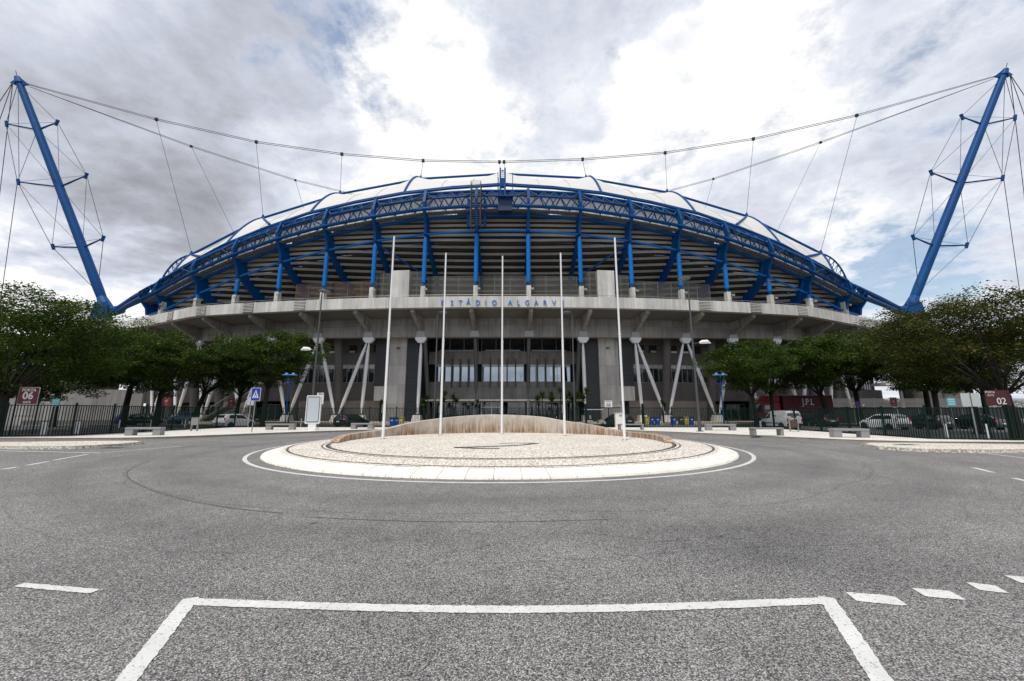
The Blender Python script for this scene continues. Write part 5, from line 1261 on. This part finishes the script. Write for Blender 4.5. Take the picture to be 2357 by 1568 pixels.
MB().add([(4.2,-1.02,1.65),(4.2,1.02,1.65),(3.975,.98,2.75),(3.975,-.98,2.75)], [(0,1,2,3)]).build('windscreen', GLASS, t, world=False)
for sd in (-1,1): MB().add([(2.6,sd*1.165,1.6),(3.95,sd*1.165,1.6),(3.8,sd*1.165,2.55),(2.6,sd*1.165,2.55)], [(0,1,2,3)]).build('window', GLASS, t, world=False)
for x in (3.3,-2.6,-3.8): 
    for sd in (-1,1): w_ = MB().tube((x,sd*.85,.5),(x,sd*1.18,.5),.5,.5,24).build('wheel', RUB, t, world=False); MB().tube((x,sd*1.18,.5),(x,sd*1.2,.5),.28,.25,16).build('rim', GREY_M, w_)
for sd in (-1,1): MB().box((4.24,sd*.85,.9),(.06,.35,.22)).build('headlight', MATS['headlight_glass'], t, world=False)
tm_ = Matrix.Rotation(R_(180),4,'Z')
for s_, size, x_, z_ in (('J.P.L',1.15,-1.9,2.95),('TRANSPORTES',.22,-.2,1.95),('ALUGUER',.22,-1.9,1.85),('EVENTOS',.2,-3.6,1.8)):
    if s_ != 'J.P.L': continue
    text_mesh('lettering', s_, size, WH, Matrix.Translation((x_,1.235,z_)) @ tm_ @ Matrix.Rotation(R_(90),4,'X'), t, ext=.004, weight=.02, world=False, sx=.8)
m = MB(); rj = random.Random(8)
for z_, x0, x1, hh in ((2.33,-3.6,-.6,.025),(2.0,.0,.9,.13),(1.92,-1.7,-.5,.11),(1.88,-3.3,-2.2,.1),(1.5,-3.2,-.4,.07),(1.35,-3.0,-.8,.05)):
    x = x0
    while x < x1-.05: w_ = rj.uniform(.06,.12) if hh > .04 else .3; m.box((x+w_/2,1.232,z_),(w_,.008,hh)); x += w_+(.035 if hh > .04 else .0)
m.build('small_print', mat('faded_print', (.32,.24,.24), .6), t, world=False)
# golf cart
t = thing('golf_cart', (9.0,44.6,0), 'small utility cart with a flat white canopy behind the sliding gate', 'golf cart', 'vehicles parked inside the railing', R_(5))
bevel(MB().box((0,0,1.92),(1.9,1.15,.07)).build('canopy', WHITE_P, t, world=False), .03)
for x in (-.8,.75):
    for y in (-.5,.5): MB().tube((x,y,.7),(x*.95,y,1.9),.022,n=6).build('canopy_post', DKGREY, t, world=False)
b = MB(); b.prism([(-1.15,.3),(1.15,.3),(1.2,.55),(.9,.85),(.55,.8),(.45,.42),(-.2,.42),(-.25,.75),(-1.1,.8)], -.56, .56, lambda a,c,h: (a,h,c)); bevel(b.build('body', mat('cream_cart', (.5,.5,.46), .4), t, world=False), .03)
MB().box((-.45,0,.86),(.5,1.0,.14)).box((-.72,0,1.12),(.12,1.0,.45)).build('seat', BLACK, t, world=False); MB().tube((.45,-.25,.85),(.3,-.25,1.1),.02,n=6).tube((.28,-.25,1.08),(.31,-.25,1.11),.17,.17,14).build('steering_wheel', BLACK, t, world=False)
for x in (-.8,.8):
    for sd in (-1,1): MB().tube((x,sd*.45,.24),(x,sd*.6,.24),.24,.24,18).build('wheel', RUB, t, world=False)
hatch((12.3,47.5,0), R_(120), 'dark car behind the sliding gate, right of the utility cart', CARK)

# ================================================================== BACKGROUND WALLS AND WALKWAYS
t = thing('retaining_wall', (-66,58,0), 'streaked grey concrete wall behind the left parking area', 'wall')
WSM = mat('streaked_wall', (.30,.285,.27), .85, var=.2, vscale=.6, streak=.3, panel=(3.0,2.5,.25))
MB().prism([(-88,52.5),(-64,53.5),(-52,56.5),(-52.2,57.1),(-64,54.1),(-88,53.1)], 0, 4.75).build('wall', WSM, t)
bm = MB(); bm.prism([(-64.0,53.0),(-48,57.2),(-48,58.4),(-64,54.6)], 0, 0.6); bm.build('base', CONC_D, t)
def walkway(x0, x1, y, z, label, n):
    t = thing('footbridge', (x0,y,0), label, 'footbridge', None); u = 1 if x1 > x0 else -1; L_ = abs(x1-x0); mx = (x0+x1)/2
    MB().box((mx,y,z),(L_,3,.5)).build('deck', CONC_L, t); r = MB()
    for k in range(5): r.box((mx,y-1.45,z+.5+k*.28),(L_,.05,.09))
    r.build('railing', GREY_M, t)
    for i in range(n): xx = min(x0,x1)+L_*(i+.5)/n; MB().box((xx,y-1.5,z+.7),(.12,.12,1.9)).build('railing_post', GREY_M, t); MB().tube((xx,y,0),(xx,y,z-.25),.25,n=12).build('support', CONC, t)
walkway(-98,-62,63,6.3,'concrete walkway with slatted steel railing above the left wall',7)
walkway(66,120,72,6.6,'concrete footbridge with slatted steel railing behind the right trees',7)
def slat_barrier(x0, x1, y, label):
    t = thing('slatted_barrier', (x0,y,0), label, 'barrier'); L_ = x1-x0; m = MB()
    for k in range(7): m.box(((x0+x1)/2,y,2.45+k*.18),(L_,.05,.13))
    m.build('slats', mat('grey_slat', (.26,.25,.245), .6, .2), t); n = int(L_/3)
    for i in range(n+1): MB().box((x0+i*L_/n,y+.08,1.85),(.12,.1,3.7)).build('post', GREY_M, t)
    MB().box(((x0+x1)/2,y+.1,1.2),(L_,.08,2.2)).build('lower_panel', mat('dark_mesh_panel', (.035,.036,.036), .7), t)
slat_barrier(46,96,58,'grey slatted steel barrier behind the parked cars on the right')
t = thing('ticket_hut', (53,52,0), 'low white and brown block wall behind the big right trunk', 'wall'); bevel(MB().box((57,45,.45),(10,.6,.9)).build('wall', BLOCK, t), .03)
t['category'] = 'wall'; t.name = 'low_wall'
# far wooded horizon strip
m = MB(); rj = random.Random(5)
tl = []
# ================================================================== PLANTS
def leafquads(cent, size, droop=.35, rg=None, aspect=.5):
    """cent (n,3) numpy; returns verts, faces of bent leaf blades"""
    rg = rg or rng; n = len(cent); a = rg.uniform(0, 2*np.pi, n); tilt = rg.normal(-droop*.6, droop, n); roll = rg.normal(0, .6, n)
    L_ = size*rg.uniform(.6, 1.4, n)
    ux = np.stack([np.cos(a)*np.cos(tilt), np.sin(a)*np.cos(tilt), np.sin(tilt)], 1)
    side = np.stack([-np.sin(a), np.cos(a), np.zeros(n)], 1); up = np.cross(ux, side)
    wv = side*np.cos(roll)[:,None]+up*np.sin(roll)[:,None]; wd = (L_*aspect)[:,None]
    p0 = cent-ux*(L_/2)[:,None]; p2 = cent+ux*(L_/2)[:,None]; pm = cent-np.array([0,0,1])*0
    v = np.stack([p0, pm+wv*wd/2, p2, pm-wv*wd/2], 1).reshape(-1,3)
    return v
def crown_mesh(name, m, R, H, ncl, nl, lsize, seed, flat=.30, under=.95):
    rg = np.random.default_rng(seed); cs = []
    while len(cs) < ncl:
        u = rg.normal(0,1,3); u /= np.linalg.norm(u); r = rg.uniform(.25,1.0)**.45
        z = u[2]*r
        if z < -under: continue
        lump = 1+.16*math.sin(3*math.atan2(u[1],u[0])+seed)+.12*math.sin(7*math.atan2(u[1],u[0])+seed*2); lump *= 1+.18*math.sin(5*u[2]+seed); z *= 1+.16*math.sin(4*u[0]+seed)*math.cos(3.3*u[1]+seed)
        cs.append((u[0]*r*R*lump, u[1]*r*R*lump, z*H*(1+rg.normal(0,.08)), rg.uniform(.55,1.25)))
    V = []
    for (x,y,z,k) in cs:
        q = int(nl*k*k); d = rg.normal(0,1,(q,3)); d /= np.linalg.norm(d,axis=1)[:,None]; rr = rg.uniform(.2,1,(q,1))**.6
        rad = R*.185*k; c = np.array([x,y,z])+d*rr*np.array([rad*1.15,rad*1.15,rad*flat*1.6])
        c[:,2] -= .12*((c[:,0]-x)**2+(c[:,1]-y)**2)
        V.append(leafquads(c, lsize, .4, rg))
        # twigs of stray leaves outside the clump
        q2 = q//8; d = rg.normal(0,1,(q2,3)); d /= np.linalg.norm(d,axis=1)[:,None]; c = np.array([x,y,z])+d*np.array([rad*1.2,rad*1.2,rad*.6]); V.append(leafquads(c, lsize, .5, rg))
    v = np.concatenate(V); n = len(v)//4; me = bpy.data.meshes.new(name)
    me.vertices.add(len(v)); me.vertices.foreach_set('co', v.astype(np.float32).ravel()); me.loops.add(n*4); me.loops.foreach_set('vertex_index', np.arange(n*4,dtype=np.int32))
    me.polygons.add(n); me.polygons.foreach_set('loop_start', np.arange(0,n*4,4,dtype=np.int32)); me.polygons.foreach_set('loop_total', np.full(n,4,dtype=np.int32)); me.update(calc_edges=True)
    me.materials.append(m); return me, cs
CR = {}
for key, m, R, H, ncl, nl, ls, sd in (('a',LEAF,5.8,3.8,165,200,.24,1),('b',LEAF,5.8,3.6,155,200,.24,2),('c',LEAF,5.8,3.9,165,200,.24,7),('n',LEAF,6.4,3.9,190,330,.18,11),('r',LEAFR,6.4,4.0,170,300,.18,5)):
    CR[key] = crown_mesh('crown', m, R, H, ncl, nl, ls, sd) + (R, H)
def tree(loc, h, rad, key, label, lean=(0,0), seed=0, tr=.22, fork=.28, twist=0.0, vs=1.0, ctr=None):
    me, cs, R, H = CR[key]; rr = random.Random(seed); t = thing('tree', loc, label, 'tree', 'trees behind the railing')
    sc = rad/R; cz = h-H*sc*vs*1.0; c = Vector((lean[0], lean[1], cz)) if ctr is None else Vector((ctr[0], ctr[1], cz))
    o = bpy.data.objects.new('crown', me); COL.objects.link(o); o.parent = t; o.location = c; o.rotation_euler = (0,0,twist); o.scale = (sc,sc,sc*vs)
    m = MB(); fz = h*fork; f = Vector((lean[0]*.3, lean[1]*.3, fz))
    m.path([(0,0,-.05),(0,0,.15),(lean[0]*.1,lean[1]*.1,fz*.5),tuple(f)], [tr*1.5,tr*1.1,tr*.95,tr*.85], 12)
    rot = Matrix.Rotation(twist,3,'Z'); pick = [cs[i] for i in range(0,len(cs),max(1,len(cs)//11))]
    for k, q in enumerate(pick):
        e_ = c+rot@Vector((q[0]*sc,q[1]*sc,q[2]*sc*vs)); e_ = f.lerp(e_, .95); mid = f.lerp(e_, .5)+Vector((rr.uniform(-.3,.3),rr.uniform(-.3,.3),rr.uniform(-.1,.6)))
        r0 = tr*rr.uniform(.2,.42); m.path([tuple(f+Vector((rr.uniform(-.1,.1),rr.uniform(-.1,.1),-.15))), tuple(mid), tuple(e_)], [r0, r0*.6, r0*.15], 7)
    m.build('trunk', BARK, t, world=False, smooth=True); return t
tree((-34.0,26.8,0), 10.3, 6.6, 'n', 'large green tree at the left edge behind the gate 06 sign', (-1.5,1.5), 1, .3, .26, .4, .84)
tree((-43.8,34.0,0), 10.2, 6.0, 'b', 'green tree between the large left edge tree and the stained wall', (.5,.5), 2, .26, .3, 2.0)
tree((-44.6,46.5,0), 11.6, 5.6, 'a', 'green tree with a straight dark trunk beside the stained wall', (.9,0), 3, .3, .4, 1.1)
tree((-39.2,50.0,0), 11.2, 5.4, 'c', 'green tree above the dark hatchback and the blue off roader', (3.0,0), 4, .28, .36, 3.3)
tree((-34.5,50.5,0), 10.4, 4.6, 'b', 'green tree above the white left hatchback', (1.2,0), 5, .24, .36, .3)
tree((-29.2,47.5,0), 11.6, 5.0, 'a', 'bright green tree reaching in front of the left V shaped legs', (.7,0), 6, .26, .38, 4.1)
tree((-52.0,46.0,0), 11.0, 5.8, 'c', 'green tree in front of the mast pedestal on the left', (0,0), 7, .26, .34, 5.0)
tree((28.0,46.5,0), 10.0, 4.7, 'b', 'green tree above the lorry cab, leftmost of the right hand trees', (-.6,0), 8, .22, .36, .9)
tree((39.1,50.0,0), 11.2, 5.2, 'a', 'green tree with a leaning forked trunk in front of the red lorry', (-2.0,0), 9, .28, .34, 2.6)
tree((43.4,50.5,0), 11.8, 5.4, 'c', 'green tree above the white right hatchback', (-.4,0), 10, .28, .36, 1.7)
tree((48.5,47.0,0), 11.4, 5.6, 'b', 'green tree behind the two black cars on the right', (0,0), 11, .28, .36, 4.4)
tree((30.9,24.9,0), 9.6, 6.2, 'r', 'large tree with brownish leaves at the right edge beside the sign reading 02', (1.6,2.4), 12, .3, .28, .2, .78)
tree((35.5,31.0,0), 10.6, 5.4, 'r', 'brownish tree between the large right edge tree and the black saloon', (-.5,0), 13, .26, .32, 2.9, .85)
tree((57.5,49.0,0), 11.5, 5.8, 'a', 'dark green tree near the footbridge on the right', (0,0), 14, .28, .34, 5.2)
tree((-38.2,43.5,0), 10.4, 5.2, 'c', 'green tree between the stained wall trunk and the bright green tree, above the off roader', (.3,0), 15, .24, .36, 2.2)
tree((33.2,51.5,0), 10.8, 5.0, 'c', 'green tree directly above the roof of the red lorry', (0,0), 16, .24, .38, .6)
tree((45.0,42.8,0), 10.2, 5.0, 'a', 'green tree above the bonnet of the black saloon on the right', (.4,0), 17, .24, .36, 3.9)
# yucca plants beside the entrance
def yucca_mesh(seed):
    rr = random.Random(seed); m = MB(); h = rr.uniform(3.0,3.7); heads = [(0,0,h),(rr.choice((-1,1))*rr.uniform(.5,.8),rr.uniform(-.3,.3),h*rr.uniform(.72,.9))]
    st = MB()
    for (x,y,z) in heads:
        st.path([(0,0,0),(x*.6,y*.6,z*.5),(x,y,z)], [.09,.07,.05], 7)
        for _ in range(110):
            a = rr.uniform(0,6.28); e_ = rr.uniform(-.5,1.35); L_ = rr.uniform(.6,.95); d = Vector((math.cos(a)*math.cos(e_), math.sin(a)*math.cos(e_), math.sin(e_))); s_ = Vector((-math.sin(a),math.cos(a),0))*.05; b0 = Vector((x,y,z))
            tip = b0+d*L_+Vector((0,0,-.12*math.cos(e_))); mid = b0+d*L_*.5
            m.add([tuple(b0-s_*.6),tuple(b0+s_*.6),tuple(mid+s_),tuple(tip),tuple(mid-s_)], [(0,1,2,4),(4,2,3)])
    return m, st
YM = []
for sd in (1,2,3):
    a, b = yucca_mesh(sd); t_ = []
    for mb_, nm, mm in ((a,'foliage',LEAFY),(b,'stem',BARK)):
        me = bpy.data.meshes.new(nm); me.from_pydata(mb_.v,[],mb_.f); me.materials.append(mm); t_.append((nm,me))
    YM.append(t_)
ypos = [(-12.0,'spiky yucca plant furthest left by the entrance, beside the slim lamp post'),(-9.6,'spiky yucca plant behind the second flagpole from the left'),(-8.4,'spiky yucca plant just right of the second flagpole'),(-6.6,'low spiky yucca plant in the middle of the left entrance group'),(-4.9,'low spiky yucca plant next to the glass entrance doors'),
        (4.3,'spiky yucca plant nearest the entrance on its right side'),(5.6,'second spiky yucca plant right of the entrance'),(6.9,'third spiky yucca plant right of the entrance'),(8.2,'fourth spiky yucca plant right of the entrance'),(9.4,'fifth spiky yucca plant, behind the second flagpole from the right'),(10.6,'rightmost spiky yucca plant, beside the slim lamp post'),
        (20.6,'small spiky plant behind the bins right of the gate'),(-17.9,'small spiky plant behind the black hatchback')]
for i, (x, lb) in enumerate(ypos):
    t = thing('yucca_plant', (x, 57.2 if abs(x) < 13 else 55.2, .3), lb, 'yucca', 'yucca plants beside the entrance', i*1.3); s_ = 1.0 if i not in (3,4,11,12) else .72
    t.scale = (s_*1.15,)*3 if i > 4 else (s_*1.05,)*3
    for nm, me in YM[i%3]: o = bpy.data.objects.new(nm, me); COL.objects.link(o); o.parent = t
# distant planting seen between the trunks
m2, cs2 = crown_mesh('distant_shrubbery', LEAF, 6, 2.4, 70, 110, .4, 21)
vv = np.empty(len(m2.vertices)*3, dtype=np.float32); m2.vertices.foreach_get('co', vv); vv = vv.reshape(-1,3)
for x0, y0, w_ in ((-96,78,3.0),(98,92,3.4),(76,80,2.2)):
    me = m2.copy(); q = vv.copy(); q[:,0] *= w_; q[:,2] += 2.0; me.vertices.foreach_set('co', q.ravel()); me.update()
    o = bpy.data.objects.new('distant_hedge', me); COL.objects.link(o); o.location = (x0,y0,0); tag(o, kind='stuff')
    o['label'] = {-96:'dark green distant planting behind the left edge of the car park',98:'dark green distant planting behind the footbridge on the right',76:'dark green distant planting below the right mast'}[x0]; o['category'] = 'planting'
C.render.resolution_x = 1024; C.render.resolution_y = 681
